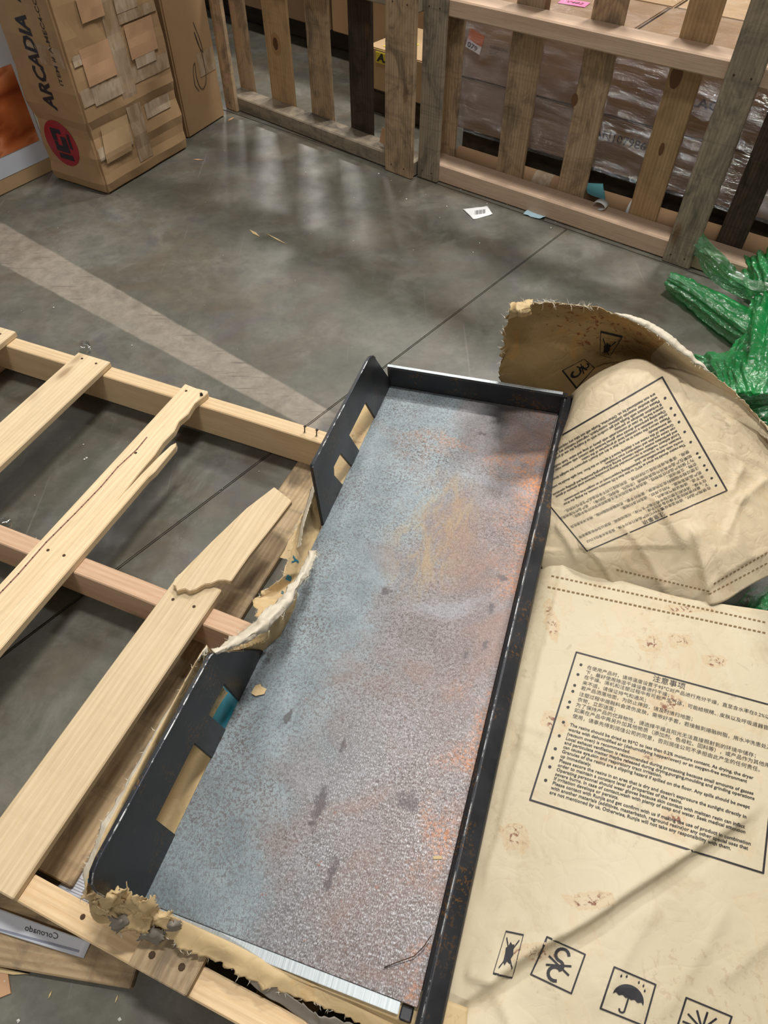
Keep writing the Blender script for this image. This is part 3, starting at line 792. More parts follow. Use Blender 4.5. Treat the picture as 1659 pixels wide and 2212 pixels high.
def arc(cx, cy, r, a0, a1, n=14, ry=None):
    ry = ry or r
    return [(cx + r * math.cos(math.radians(a0 + (a1 - a0) * k / n)), cy + ry * math.sin(math.radians(a0 + (a1 - a0) * k / n))) for k in range(n + 1)]
def sym_umbrella():
    dome = arc(.5, .42, .36, 0, 180, 18, .34) + [(.2, .47), (.28, .43), (.36, .47), (.44, .43), (.5, .46), (.56, .43), (.64, .47), (.72, .43), (.8, .47)]
    P = [sym_box(), poly_geo(dome), strip_geo([(.5, .45), (.5, .15)] + arc(.44, .15, .06, 0, -180, 8), .04, step=.08)]
    for x, y in ((.2, .86), (.32, .9), (.62, .88), (.74, .85), (.8, .75)):
        P.append(poly_geo([(x, y + .06), (x + .025, y), (x, y - .03), (x - .025, y)]))
    return merge(P)
def sym_hooks():
    s = arc(.5, .74, .16, 20, 270, 14) + arc(.5, .47, .11, 90, -60, 8)
    c = arc(.5, .25, .16, 60, 300, 12)
    return merge([sym_box(), strip_geo(s, .075, step=.06), strip_geo(c, .075, step=.06), strip_geo([(.22, .58), (.8, .36)], .05), strip_geo([(.24, .36), (.78, .58)], .05)])
def sym_bug():
    b = [(.32, .3), (.3, .5), (.25, .62), (.36, .66), (.42, .78), (.55, .72), (.66, .74), (.7, .58), (.76, .5), (.68, .4), (.7, .28), (.52, .32), (.44, .22)]
    return merge([sym_box(), poly_geo(b), strip_geo([(.2, .15), (.85, .85)], .05), strip_geo([(.15, .85), (.85, .2)], .05)])
def sym_star():
    P = [sym_box()]
    for a in range(0, 180, 30):
        c, s = math.cos(math.radians(a)), math.sin(math.radians(a))
        P.append(strip_geo([(.5 - .42 * c, .45 - .42 * s), (.5 + .42 * c, .45 + .42 * s)], .045))
    P.append(poly_geo(arc(.5, .45, .09, 0, 330, 11)))
    return merge(P)

def creases(lines):
    L = []
    for a, b, z, amp, w in lines:
        A, B = W(*a, z), W(*b, z); A.z = B.z = 0; L.append((A, B, amp, w))
    def f(p):
        q = Vector((p.x, p.y, 0)); h = 0
        for A, B, amp, w in L:
            d = B - A; t = (q - A).dot(d) / d.length_squared
            if -.15 < t < 1.15:
                e = q - A - d * t; sd = e.x * -d.y + e.y * d.x
                k = max(0, min(1, (t + .15) * 5, (1.15 - t) * 5))
                r = e.length + .004 * noise.noise(q * 20)
                h += k * amp * math.exp(-max(r, 0) / (w if sd > 0 else w * .25))
        return h
    return f
# --- near bag
NB = Sheet(net([
    [(1150, 1240, .114), (1200, 1219, .158), (1330, 1250, .160), (1461, 1288, .160), (1560, 1304, .155), (1650, 1318, .140), (1725, 1333, .05), (1800, 1348, .006)],
    [(1128, 1322, .114), (1178, 1318, .152), (1320, 1345, .162), (1450, 1378, .164), (1560, 1395, .158), (1668, 1400, .140), (1743, 1415, .05), (1818, 1430, .006)],
    [(1096, 1432, .114), (1148, 1434, .148), (1300, 1470, .160), (1450, 1508, .163), (1580, 1545, .158), (1730, 1580, .135), (1805, 1595, .05), (1880, 1610, .006)],
    [(1050, 1612, .112), (1104, 1613, .142), (1280, 1660, .158), (1430, 1700, .160), (1580, 1740, .155), (1770, 1790, .125), (1845, 1805, .05), (1920, 1820, .006)],
    [(1004, 1792, .112), (1060, 1793, .130), (1240, 1830, .155), (1400, 1862, .158), (1580, 1905, .145), (1790, 1960, .115), (1865, 1975, .05), (1940, 1990, .006)],
    [(964, 1962, .112), (1024, 1966, .122), (1200, 2000, .140), (1380, 2034, .142), (1580, 2082, .130), (1800, 2130, .10), (1875, 2145, .05), (1950, 2160, .006)],
    [(924, 2142, .112), (984, 2150, .115), (1180, 2184, .125), (1370, 2216, .130), (1580, 2258, .118), (1810, 2310, .085), (1885, 2325, .05), (1960, 2340, .006)],
    [(885, 2332, .112), (946, 2343, .108), (1160, 2375, .110), (1360, 2405, .115), (1580, 2440, .105), (1820, 2490, .07), (1895, 2505, .05), (1970, 2520, .006)],
    [(880, 2440, .02), (940, 2450, .02), (1150, 2490, .02), (1350, 2530, .02), (1570, 2570, .02), (1830, 2620, .02), (1900, 2640, .02), (1960, 2660, .02)]]), 165, 200)
fa, fb = W(1640, 1745, .155), W(1085, 2105, .12)
fd = (fb - fa); fd.z = 0; fl_len = fd.length; fd.normalize(); fn = Vector((-fd.y, fd.x, 0))
if fn.y < 0: fn = -fn
ck1 = creases([((1215, 1225), (1128, 1600), .155, .004, .02), ((1128, 1600), (1052, 1900), .14, .005, .022), ((1560, 1420), (1659, 1700), .15, .002, .03), ((1300, 2160), (1400, 1980), .13, .004, .03), ((1440, 2180), (1560, 1980), .13, .004, .03), ((1560, 2120), (1659, 2030), .12, .005, .03), ((1060, 2140), (1110, 2240), .11, .006, .02), ((1010, 2110), (1075, 2130), .11, .006, .015), ((1110, 1560), (1180, 1590), .15, .003, .012)])
cr1 = crumple(4, .009, 9, .0022, 1.3)
def near_fn(p, u, v):
    q = p - fa; s = q.dot(fd) / fl_len; d = q.dot(fn)
    d += .006 * noise.noise(Vector((s * 5, 0, 3)))
    h = 0
    if s > -.05:
        k = max(0, min(1, (s + .05) * 3.0)); k2 = max(0, min(1, (1.25 - s) * 4))
        h = k * k2 * (.016 * math.exp(-max(d, 0) / .045) * (1 if d > 0 else max(0, 1 + d / .007)) - .006 * math.exp(-abs(d + .016) / .02) * (d < 0))
    return ck1(p) + cr1(p, u, v) * (.35 + .65 * min(1, abs(v - .35) * 2 + u * .2)) * .55 + h
NB.displace(near_fn)
nb = link('paper_bag', NB.mesh(), MT['kraft']); thicken(nb, .0012)
tag(nb, 'flattened stained kraft paper bag beside the tray with notice reading upright and umbrella symbol', 'paper bag', 'kraft paper bags')
nbv = NB.bvh()
TLw, BLw, BRw = W(1245, 1409, .158), W(1145, 1728, .155), W(1648, 1886, .15)
ex, ey = (BRw - BLw) / FWM, (TLw - BLw) / FHM
lay('printed_notice', NOTICE, lambda a, b: TLw + ex * a + ey * b, nbv, MT['ink'], nb)
def quad_print(name, geo, q, bvh, mat, parent, z):
    h = homog(q); return lay(name, geo, lambda a, b: W(*h(a, b), z), bvh, mat, parent)
# quads: bottom-left, bottom-right, top-right, top-left
quad_print('printed_symbol', sym_bug(), [(1066, 2103), (1106, 2112), (1131, 2020), (1093, 2012)], nbv, MT['ink'], nb, .12)
quad_print('printed_symbol', sym_hooks(), [(1147, 2105), (1234, 2146), (1264, 2062), (1182, 2024)], nbv, MT['ink'], nb, .13)
quad_print('printed_symbol', sym_umbrella(), [(1297, 2178), (1391, 2216), (1416, 2127), (1327, 2089)], nbv, MT['ink'], nb, .135)
quad_print('printed_symbol', sym_star(), [(1455, 2242), (1552, 2282), (1580, 2196), (1482, 2155)], nbv, MT['ink'], nb, .13)
MT['stitch'] = plain('stitch_holes', (.22, .14, .06), .9)
st = merge([strip_dash((1190, 1244), (1655, 1345), 46, 3.0, .45), strip_dash((1182, 1268), (1655, 1368), 46, 3.2, .5)])
lay('stitching', st, pxto(.16), nbv, MT['stitch'], nb)

# --- far bag: rolled tongue, valley behind it, and the torn mouth standing up
FB = Sheet(net([
    [(1205, 1255, .100), (1180, 1252, .13), (1262, 1270, .14), (1350, 1290, .14), (1450, 1302, .14), (1550, 1303, .155), (1630, 1258, .150), (1740, 1190, .12)],
    [(1200, 1195, .100), (1171, 1192, .15), (1268, 1195, .195), (1360, 1190, .205), (1460, 1190, .205), (1560, 1190, .205), (1650, 1150, .19), (1740, 1110, .16)],
    [(1210, 1085, .100), (1180, 1082, .17), (1236, 1090, .215), (1340, 1088, .238), (1450, 1078, .240), (1570, 1060, .228), (1660, 1050, .21), (1740, 1040, .18)],
    [(1230, 975, .110), (1203, 972, .19), (1246, 978, .235), (1330, 968, .265), (1420, 958, .272), (1520, 955, .262), (1620, 980, .240), (1735, 1010, .20)],
    [(1262, 862, .12), (1238, 858, .21), (1262, 828, .255), (1320, 793, .290), (1385, 776, .310), (1450, 815, .305), (1560, 895, .280), (1715, 985, .22)],
    [(1180, 865, .10), (1200, 868, .115), (1250, 868, .120), (1315, 852, .130), (1385, 830, .17), (1452, 800, .285), (1562, 880, .285), (1708, 978, .23)],
    [(1088, 835, .150), (1130, 838, .150), (1195, 835, .160), (1275, 800, .185), (1365, 770, .225), (1456, 788, .295), (1566, 868, .292), (1704, 973, .235)],
    [(1084, 760, .250), (1125, 748, .255), (1190, 742, .265), (1280, 738, .280), (1375, 742, .295), (1466, 780, .315), (1572, 858, .298), (1700, 968, .238)],
    [(1096, 690, .345), (1125, 674, .355), (1195, 668, .365), (1290, 682, .365), (1388, 718, .355), (1478, 778, .335), (1580, 852, .305), (1695, 962, .240)],
    [(1108, 662, .395), (1135, 655, .405), (1205, 653, .405), (1300, 668, .395), (1397, 709, .375), (1487, 772, .350), (1590, 850, .312), (1690, 958, .242)]]), 150, 190)
ck2 = creases([((1395, 1110), (1470, 1185), .2, .010, .02), ((1470, 1185), (1545, 1300), .17, .012, .022), ((1659, 1030), (1590, 1085), .22, .009, .02), ((1590, 1085), (1560, 1160), .2, .008, .015), ((1480, 1120), (1560, 1230), .2, .006, .014), ((1330, 1180), (1450, 1270), .17, .006, .015), ((1250, 1200), (1330, 1255), .17, .006, .014), ((1280, 850), (1360, 800), .29, .004, .015), ((1290, 930), (1390, 840), .27, .003, .015), ((1560, 930), (1600, 1010), .25, .006, .016), ((1600, 1010), (1580, 1060), .23, .006, .012), ((1500, 1290), (1640, 1200), .16, .004, .01), ((1200, 1150), (1240, 1215), .17, .005, .012), ((1600, 1130), (1659, 1180), .18, .007, .014)])
cr2 = crumple(6, .008, 13, .010, 5.1)
def far_fn(p, u, v):
    k = .35 if (.12 < v < .5 and .1 < u < .75) else 1.0
    return (ck2(p) if v < .46 else 0) + cr2(p, u, v) * (k if v < .5 else .55)
FB.displace(far_fn)
FB.tear('top', .006, .35, 3); FB.tear('left', .014, .16, 8)
fbm = FB.mesh()
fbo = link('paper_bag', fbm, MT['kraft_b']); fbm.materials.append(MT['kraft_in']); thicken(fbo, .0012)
for k, f_ in enumerate(fbm.polygons):                          # the mouth end of the bag takes the browner kraft
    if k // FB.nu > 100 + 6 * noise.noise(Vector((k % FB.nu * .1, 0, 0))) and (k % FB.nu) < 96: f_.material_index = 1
tag(fbo, 'torn kraft paper bag with upside-down notice, its ragged mouth standing behind the tray', 'paper bag', 'kraft paper bags')
fbv = FB.bvh()
hf = homog([(1430, 815), (1112, 1000), (1268, 1190), (1570, 1060)])   # text BL, BR, TR, TL
lay('printed_notice', NOTICE, lambda a, b: W(*hf(a / FWM, 1 + b / FHM), .24), fbv, MT['ink'], fbo)
quad_print('printed_symbol', sym_bug(), [(1296, 765), (1316, 772), (1344, 727), (1298, 716)], fbv, MT['ink'], fbo, .3)
quad_print('printed_symbol', sym_hooks(), [(1284, 794), (1262, 775), (1215, 800), (1245, 838)], fbv, MT['ink'], fbo, .25)
st = merge([strip_dash((1330, 1230), (1535, 1278), 22, 2.6, .45), strip_dash((1530, 1284), (1659, 1215), 14, 2.6, .45), strip_dash((1540, 1262), (1659, 1192), 14, 2.4, .45)])
lay('stitching', st, pxto(.17), fbv, MT['stitch'], fbo)
def fray(name, pts, n, ln, seed, parent, mat='fibre', w=.0007, bias=(0, 0, 0)):
    r = random.Random(seed); vs, fs = [], []
    pts = [Vector(p) for p in pts]
    for _ in range(n):
        k = r.random() * (len(pts) - 1); i = int(k); p = pts[i].lerp(pts[i + 1], k - i)
        d = Vector((r.uniform(-1, 1), r.uniform(-1, 1), r.uniform(-.6, .9))) + Vector(bias); d.normalize()
        q = p.copy(); sd = d.orthogonal().normalized() * w
        for s in range(3):
            d2_ = (d + Vector((r.uniform(-.6, .6), r.uniform(-.6, .6), r.uniform(-.5, .3)))).normalized()
            q2 = q + d2_ * ln * r.uniform(.2, .5); t = 1 - s / 3; b = len(vs)
            vs += [q - sd * t, q + sd * t, q2 + sd * (t - .33), q2 - sd * (t - .33)]; fs.append((b, b + 1, b + 2, b + 3)); q = q2
    o = link(name, mesh_of(vs, fs), MT[mat], parent); o['kind'] = 'stuff'
    return o
fray('frayed_fibres', FB.g[-1][:60], 90, .016, 2, fbo); fray('frayed_fibres', FB.g[-1][60:], 60, .008, 3, fbo)
fray('frayed_fibres', [FB.g[j][0] for j in range(110, 191)], 60, .012, 4, fbo)
sh = Sheet(net([[(1098, 690, .37), (1120, 690, .385), (1150, 680, .39)], [(1100, 668, .405), (1122, 668, .415), (1146, 664, .41)], [(1106, 652, .40), (1128, 648, .405), (1150, 655, .40)]]), 20, 18)
sh.displace(crumple(40, .008, 50, .008, 2.)); [sh.tear(ed, .006, .6, 4) for ed in ('top', 'bottom', 'left', 'right')]
thicken(link('torn_flap', sh.mesh(), MT['kraft_torn'], fbo), .0008)
# rolled pale inner ply along the mouth
rim = [FB.g[-1][i] for i in range(70, 118)]
vs, fs = [], []
for k, p in enumerate(rim):
    t = k / (len(rim) - 1); h = .016 * math.sin(math.pi * t) ** .7 + .001
    vs += [p + Vector((0, .001, .0015)), p + Vector((.55, .8, .25)).normalized() * h * 1.1 + Vector((0, 0, .001))]
for k in range(len(rim) - 1): fs.append((2 * k, 2 * k + 1, 2 * k + 3, 2 * k + 2))
o = link('inner_ply', mesh_of(vs, fs, True), MT['liner'], fbo); thicken(o, .0006)

# --- torn strip round the near-left corner and along the front edge of the tray
TM = TR.matrix_world.copy()
def T(u, v, z):
    """tray frame to world, z above the plate"""
    return TM @ Vector((u, v, z))
lipA = [W(*c) for c in ((450, 1410, .285), (420, 1438, .285), (316, 1614, .272), (226, 1772, .262), (200, 1834, .25), (176, 1893, .235))]
vv = (.315, .285, .165, .055, .015, -.02)
left = [[lipA[k], T(-.022 - .002 * k, vv[k], (.160, .160, .155, .145, .135, .115)[k]), T(-.024 - .003 * k, vv[k], .09), T(-.03 - .004 * k, vv[k] - .004 * k, -.003), T(.02, vv[k] + .01, -.0075)] for k in range(6)]
pr = [
    [(184, 1925, .20), (204, 1958, .18), (258, 2003, .155), (326, 2012, .150), (395, 2046, .14), (470, 2080, .13), (560, 2126, .125), (690, 2172, .12), (800, 2224, .115), (900, 2275, .11)],
    [(210, 1930, .22), (240, 1962, .195), (300, 1988, .172), (360, 1996, .163), (425, 2024, .150), (500, 2058, .140), (590, 2106, .132), (715, 2152, .126), (820, 2208, .122), (915, 2262, .115)],
    [(222, 1932, .205), (258, 1948, .198), (322, 1958, .180), (378, 1980, .165), (440, 2008, .150), (515, 2043, .140), (605, 2092, .132), (730, 2142, .126), (835, 2198, .122), (925, 2254, .115)]]
fv = [T(u, -.016 if u > .03 else -.018, -.012) for u in (-.03, .0, .04, .08, .13, .18, .24, .32, .39, .45)]
fu = [T(u, .02, -.009) for u in (-.01, .01, .05, .09, .13, .18, .24, .32, .39, .45)]
cols = left + [[W(*pr[0][k]), W(*pr[1][k]), W(*pr[2][k]), fv[k], fu[k]] for k in range(10)]
TF = Sheet([[c[j] for c in cols] for j in range(5)], 230, 30)
cr3 = crumple(30, .006, 40, .006, 9.)
TF.displace(lambda p, u, v: cr3(p, u, v) * (.3 if u < .33 else (1.3 if u < .62 else .6)) * max(0, 1 - v * 1.9))
TF.tear('bottom', .009, .45, 4)
tf = link('torn_paper', TF.mesh(), MT['kraft_torn']); thicken(tf, .001)
tag(tf, 'ragged torn kraft paper crumpled round the near left corner and front edge of the tray', 'torn paper')
fray('frayed_fibres', TF.g[0][80:], 110, .007, 5, tf, 'liner', .0008, (0, -.2, -.2)); fray('frayed_fibres', TF.g[0][:80], 50, .007, 6, tf)
lm = tf.data; lm.materials.append(MT['liner'])
for k, f_ in enumerate(lm.polygons):
    if k // TF.nu < 5 and (k % TF.nu) < 84: f_.material_index = 1
r9 = random.Random(3)
for (px, py, z, sz) in ((238, 1940, .235, 26), (262, 1936, .225, 22), (285, 1950, .215, 26), (318, 1960, .205, 24), (300, 1985, .18, 28), (262, 1990, .175, 22), (345, 1985, .18, 22), (215, 1965, .20, 20), (330, 2020, .15, 24), (372, 2002, .165, 18)):
    a = r9.uniform(-.5, .5); ct, sn = math.cos(a), math.sin(a)
    q = lambda u, v, dz: W(px + (u * ct - v * sn) * sz, py + (u * sn + v * ct) * sz * .8, z + dz)
    sh = Sheet([[q(-1, -1, r9.uniform(-.01, .025)), q(0, -.8, r9.uniform(-.01, .03)), q(1, -1, r9.uniform(-.01, .02))], [q(-1, 0, 0), q(0, 0, r9.uniform(0, .015)), q(1, 0, 0)], [q(-.9, 1, -.02), q(0, .9, -.015), q(.9, 1, -.02)]], 18, 16)
    sh.displace(crumple(25, .004, 45, .005, px * .1))
    for ed in ('top', 'bottom', 'left', 'right'): sh.tear(ed, .007, 1.1, px + len(ed))
    thicken(link('torn_flap', sh.mesh(), MT['greyfilm' if py > 1988 else 'kraft_torn'], tf), .0007)
tfv = TF.bvh()
quad_print('printed_letter', text_geo('C', 1.0, 0, .03), [(186, 1908), (198, 1885), (216, 1895), (204, 1918)], tfv, MT['ink_blue'], tf, .2)

# --- torn ribbon of the bag hanging from the tray's open left side
RB = Sheet(net([
    [(470, 1408, .235), (520, 1372, .21), (560, 1340, .20), (548, 1298, .145), (600, 1255, .165), (632, 1180, .17), (655, 1110, .18), (672, 1060, .19), (684, 1030, .20)],
    [(478, 1412, .22), (545, 1378, .19), (600, 1325, .175), (600, 1290, .14), (628, 1240, .148), (652, 1180, .150), (668, 1115, .155), (680, 1066, .17), (688, 1035, .19)],
    [(486, 1414, .20), (565, 1380, .17), (622, 1310, .15), (640, 1260, .132), (655, 1215, .132), (672, 1160, .132), (686, 1115, .135), (694, 1085, .14), (696, 1060, .15)],
    [(500, 1416, .15), (575, 1400, .13), (625, 1345, .122), (650, 1290, .120), (668, 1235, .120), (684, 1175, .120), (696, 1130, .121), (702, 1105, .122), (704, 1085, .125)]]), 110, 26)
cr4 = crumple(18, .006, 26, .006, 3.7)
RB.displace(lambda p, u, v: cr4(p, u, v) * (1.1 - .6 * v))
RB.tear('bottom', .008, .5, 11)
rb = link('torn_paper', RB.mesh(), MT['kraft_torn']); thicken(rb, .0009)
tag(rb, 'torn kraft ribbon with blue letters curling out between the two side panels of the tray', 'torn paper')
fray('frayed_fibres', RB.g[0], 90, .010, 8, rb, 'fibre', .0008)
rbv = RB.bvh()
for ch, q in (('A', [(630, 1215), (634, 1196), (650, 1204), (646, 1222)]), ('B', [(616, 1252), (622, 1234), (636, 1238), (630, 1258)]), ('n', [(607, 1282), (610, 1271), (620, 1274), (617, 1286)])):
    quad_print('printed_letter', text_geo(ch, 1.1, 0, .05), q, rbv, MT['ink_blue'], rb, .15)
UL = Sheet([[T(u, v, -.0055 - (.002 if u < 0 else 0)) for u in (-.06, -.02, .05)] for v in (.60, .8, .95, 1.10)], 14, 30)
UL.displace(lambda p, u, v: .0012 * (noise.noise(p * 25) - .3)); UL.tear('left', .006, .5, 3)
o = link('under_layer', UL.mesh(), MT['kraft_torn'], rb)
# pale inner ply peeled off the ribbon: long curl down to the near panel
LI = Sheet(net([
    [(458, 1408, .30), (500, 1378, .275), (560, 1330, .25), (610, 1285, .22), (648, 1225, .19), (668, 1195, .17)],
    [(464, 1410, .305), (520, 1384, .29), (585, 1332, .265), (632, 1278, .235), (662, 1222, .20), (674, 1192, .175)],
    [(468, 1414, .30), (545, 1382, .27), (612, 1325, .245), (655, 1262, .21), (678, 1212, .18), (680, 1190, .165)]]), 70, 12)
LI.displace(lambda p, u, v: crumple(30, .005, 60, .006, 2.)(p, u, v))
LI.tear('top', .007, .8, 2); LI.tear('bottom', .003, .6, 5)
o = link('inner_ply', LI.mesh(), MT['liner'], rb); thicken(o, .0006)
fray('frayed_fibres', LI.g[-1], 50, .014, 12, rb)
# tear strip standing along the far end
LI2 = Sheet(net([
    [(640, 1185, .16), (648, 1140, .18), (660, 1095, .195), (674, 1050, .205)],
    [(650, 1180, .17), (655, 1140, .195), (668, 1096, .21), (682, 1052, .215)]]), 40, 4)
LI2.tear('top', .004, .9, 3)
o = link('tear_strip', LI2.mesh(), MT['liner'], rb); thicken(o, .0006)
# grey liner under the front edge
GL = Sheet(net([
    [(520, 2100, .125), (600, 2140, .125), (690, 2185, .12), (800, 2230, .115), (900, 2280, .11)],
    [(540, 2125, .118), (620, 2170, .115), (710, 2215, .11), (810, 2255, .108), (900, 2300, .105)],
    [(580, 2160, .110), (650, 2200, .108), (730, 2240, .107), (815, 2275, .106), (900, 2320, .105)]]), 60, 16)
GL.displace(crumple(25, .005, 30, .006, 6.)); GL.tear('bottom', .006, .5, 2)
o = link('torn_liner', GL.mesh(), MT['greyfilm']); thicken(o, .0008)
tag(o, 'crumpled grey paper liner hanging below the front edge of the tray', 'torn paper')

# ------------------------------------------------------------------ green plastic film
GF = empty('plastic_film', W(1620, 740, 0))
tag(GF, 'crumpled heap of glossy green plastic film on the floor behind the torn bag', 'plastic film')
ginv = Matrix.Translation(-W(1620, 740, 0))
def film(rows, nu, nv, amp, mat, seed, along='u', fold=9, name='film_fold'):
    s = Sheet(net(rows), nu, nv)
    def f(p, u, v):
        a = v if along == 'u' else u; b = u if along == 'u' else v
        q = Vector((a * fold + .6 * noise.noise(Vector((b * 2.2, a * 2, seed))), b * 1.6, seed))
        d = noise.voronoi(p * 26 + Vector((seed, 0, 0)))[0]
        return amp * (1.3 * noise.noise(q) + .8 * abs(noise.noise(q * 2.1)) - .3) + amp * .8 * ((d[1] - d[0]) - .3)
    s.displace(f); s.tear('left', .006, .5, seed); s.tear('right', .006, .5, seed + 1)
    for r_ in s.g:
        for i_, p_ in enumerate(r_):
            if p_.z < .004: r_[i_] = Vector((p_.x, p_.y, .004 + .003 * abs(noise.noise(p_ * 40))))
    me = s.mesh(); me.transform(ginv)
    return link(name, me, MT[mat], GF)
film([[(1437, 622, .010), (1495, 668, .012), (1565, 722, .012), (1640, 775, .012), (1720, 820, .012)],
      [(1440, 606, .045), (1505, 645, .05), (1580, 700, .055), (1655, 750, .06), (1720, 790, .06)],
      [(1450, 590, .060), (1520, 622, .065), (1600, 672, .07), (1670, 715, .075), (1720, 745, .075)],
      [(1462, 596, .012), (1530, 622, .012), (1610, 660, .012), (1680, 700, .012), (1730, 730, .012)]], 90, 50, .010, 'green', 1.3)
film([[(1500, 548, .075), (1520, 590, .05), (1560, 622, .03), (1610, 645, .04), (1680, 660, .05)],
      [(1508, 525, .11), (1540, 565, .10), (1580, 600, .07), (1625, 622, .08), (1690, 635, .09)],
      [(1517, 505, .15), (1556, 545, .12), (1598, 590, .07), (1640, 606, .09), (1700, 612, .10)]], 80, 40, .012, 'green_thin', 2.7)
film([[(1602, 560, .05), (1640, 545, .09), (1690, 520, .12)], [(1606, 600, .04), (1650, 590, .10), (1700, 570, .13)], [(1610, 640, .02), (1655, 632, .06), (1710, 620, .08)]], 60, 50, .012, 'green', 4.1, 'v')
film([[(1628, 640, .05), (1665, 632, .11), (1720, 630, .08)], [(1592, 712, .05), (1650, 705, .14), (1730, 700, .11)], [(1560, 790, .05), (1640, 780, .16), (1730, 775, .13)], [(1553, 850, .06), (1625, 850, .15), (1720, 850, .13)]], 60, 90, .014, 'green', 5.9, 'v', 7)
film([[(1484, 768, .02), (1545, 756, .07), (1620, 752, .11), (1720, 730, .12)], [(1520, 795, .03), (1560, 790, .10), (1625, 790, .15), (1720, 780, .14)], [(1553, 850, .09), (1580, 848, .13), (1640, 850, .15), (1720, 840, .14)]], 90, 60, .011, 'green', 7.7, 'v', 12)
film([[(1560, 845, .10), (1610, 830, .14), (1680, 815, .15), (1730, 810, .15)], [(1572, 862, .08), (1620, 858, .10), (1690, 850, .11), (1730, 850, .11)], [(1585, 880, .03), (1640, 880, .04), (1700, 880, .05), (1740, 880, .05)]], 80, 40, .010, 'green', 9.2)
film([[(1596, 892, .06), (1640, 880, .10), (1700, 868, .11), (1740, 860, .11)], [(1622, 920, .05), (1660, 915, .08), (1705, 905, .08), (1740, 900, .08)], [(1650, 965, .02), (1680, 960, .03), (1715, 950, .03), (1740, 945, .03)]], 70, 40, .010, 'green', 11.2)
film([[(1600, 1330, .02), (1640, 1290, .05), (1700, 1240, .06)], [(1620, 1350, .03), (1665, 1310, .08), (1720, 1265, .08)], [(1640, 1380, .02), (1690, 1340, .04), (1740, 1300, .04)]], 60, 40, .010, 'green', 13.5)
CP = Sheet(net([[(1560, 1312, .06), (1600, 1290, .09), (1650, 1250, .10), (1710, 1200, .10)], [(1580, 1325, .05), (1620, 1305, .07), (1665, 1270, .08), (1720, 1225, .08)], [(1600, 1345, .03), (1640, 1325, .04), (1685, 1290, .05), (1735, 1250, .05)]]), 60, 30)
CP.displace(crumple(25, .008, 30, .008, 3.3))
tag(link('clear_film', CP.mesh(), MT['clear']), 'scrap of clear plastic film poking out between the two kraft bags', 'plastic film')

# ------------------------------------------------------------------ cartons
def carton_mesh(lx, ly, lz, bev=.005, n=14, amp=0.0, scale=7, seed=0., creases=()):
    bm = bmesh.new(); bmesh.ops.create_cube(bm, size=1.0)
    bmesh.ops.translate(bm, vec=(.5, .5, .5), verts=bm.verts); bmesh.ops.scale(bm, vec=(lx, ly, lz), verts=bm.verts)
    bmesh.ops.bevel(bm, geom=list(bm.edges), offset=bev, segments=2, affect='EDGES')
    if amp:
        bmesh.ops.subdivide_edges(bm, edges=[e for e in bm.edges if e.calc_length() > .04], cuts=n, use_grid_fill=True)
        bm.normal_update()
        mv = []
        for v in bm.verts:
            q = v.co * scale + Vector((seed, 0, 0)); d = noise.voronoi(q)[0]
            h = amp * (noise.noise(q) + .8 * ((d[1] - d[0]) - .3))
            for zc, w, a in creases:
                t = (v.co.z - zc - .012 * noise.noise(Vector((v.co.x * 6, v.co.y * 6, seed)))) / w
                h += a * math.exp(-t * t)
            if v.co.z < .02: h *= .3
            mv.append((v, v.normal * h))
        for v, d in mv: v.co += d
        for v in bm.verts: v.co.z = max(v.co.z, .001)
    return from_bm(bm, False)
def carton(name, loc, ang, dims, mat, label, group=None, **kw):
    me = carton_mesh(*dims, **kw)
    e = empty(name, loc, (0, 0, math.radians(ang)))
    b = link('box_body', me, MT[mat], e)
    tag(e, label, 'carton', group)
    mw = Matrix.Translation(Vector(loc)) @ Matrix.Rotation(math.radians(ang), 4, 'Z')
    bv = BVHTree.FromPolygons([mw @ v.co for v in me.vertices], [tuple(p.vertices) for p in me.polygons])
    return e, mw, bv
def onface(mw, face, dims):
    """(a,b) in metres on a face: 'f' front (y=0, a along x), 's' left side (x=0, a along y from the front corner), 't' top"""
    if face == 'f': return lambda a, b: mw @ Vector((a, 0, b))
    if face == 's': return lambda a, b: mw @ Vector((0, a, b))
    return lambda a, b: mw @ Vector((a, b, dims[2]))

# tall taped carton: corner towards the camera
cdim = (.447, .265, .80)
AC, mw, bv = carton('tall_carton', (-.9948, 2.4500, 0), 61.0, cdim, 'card', 'tall battered carton patched with clear tape, ARCADIA lettering and a red disc on its side',
                    amp=.0075, scale=8, seed=2., n=26, creases=((.255, .012, .006), (.20, .02, -.006), (.13, .02, .004), (.03, .015, .006)), bev=.008)
inv = mw.inverted()
S = onface(mw, 's', cdim); Fc = onface(mw, 'f', cdim)
disc = merge([fill_geo(0, 0, 1, 1, 1, 1)])
def disc_geo(cx, cy, r, n=28, rings=5):
    vs = [(cx, cy)]; fs = []
    for k in range(1, rings + 1):
        for i in range(n):
            t = 2 * math.pi * i / n; vs.append((cx + r * k / rings * math.cos(t), cy + r * k / rings * math.sin(t)))
    for i in range(n): fs.append((0, 1 + i, 1 + (i + 1) % n))
    for k in range(rings - 1):
        for i in range(n):
            a = 1 + k * n + i; b = 1 + k * n + (i + 1) % n; fs.append((a, b, b + n, a + n))
    return vs, fs
rd = lay('red_disc', disc_geo(.158, .147, .076), S, bv, MT['red'], AC, .0012, inv)
em = []
for k, (x0, z0, x1, z1) in enumerate([(-.042, .012, -.006, .032), (-.042, -.012, -.028, .012), (-.022, -.028, .024, -.004), (.006, -.004, .024, .030), (-.004, .014, .012, .030), (.030, -.034, .046, .026), (-.034, -.046, .010, -.034)]):
    em.append(fill_geo(.158 + z0 * 1.1, .147 - x0 * 1.15, .158 + z1 * 1.1, .147 - x1 * 1.15, 3, 3))
lay('black_emblem', merge(em), S, bv, MT['ink'], rd, .0022, inv)
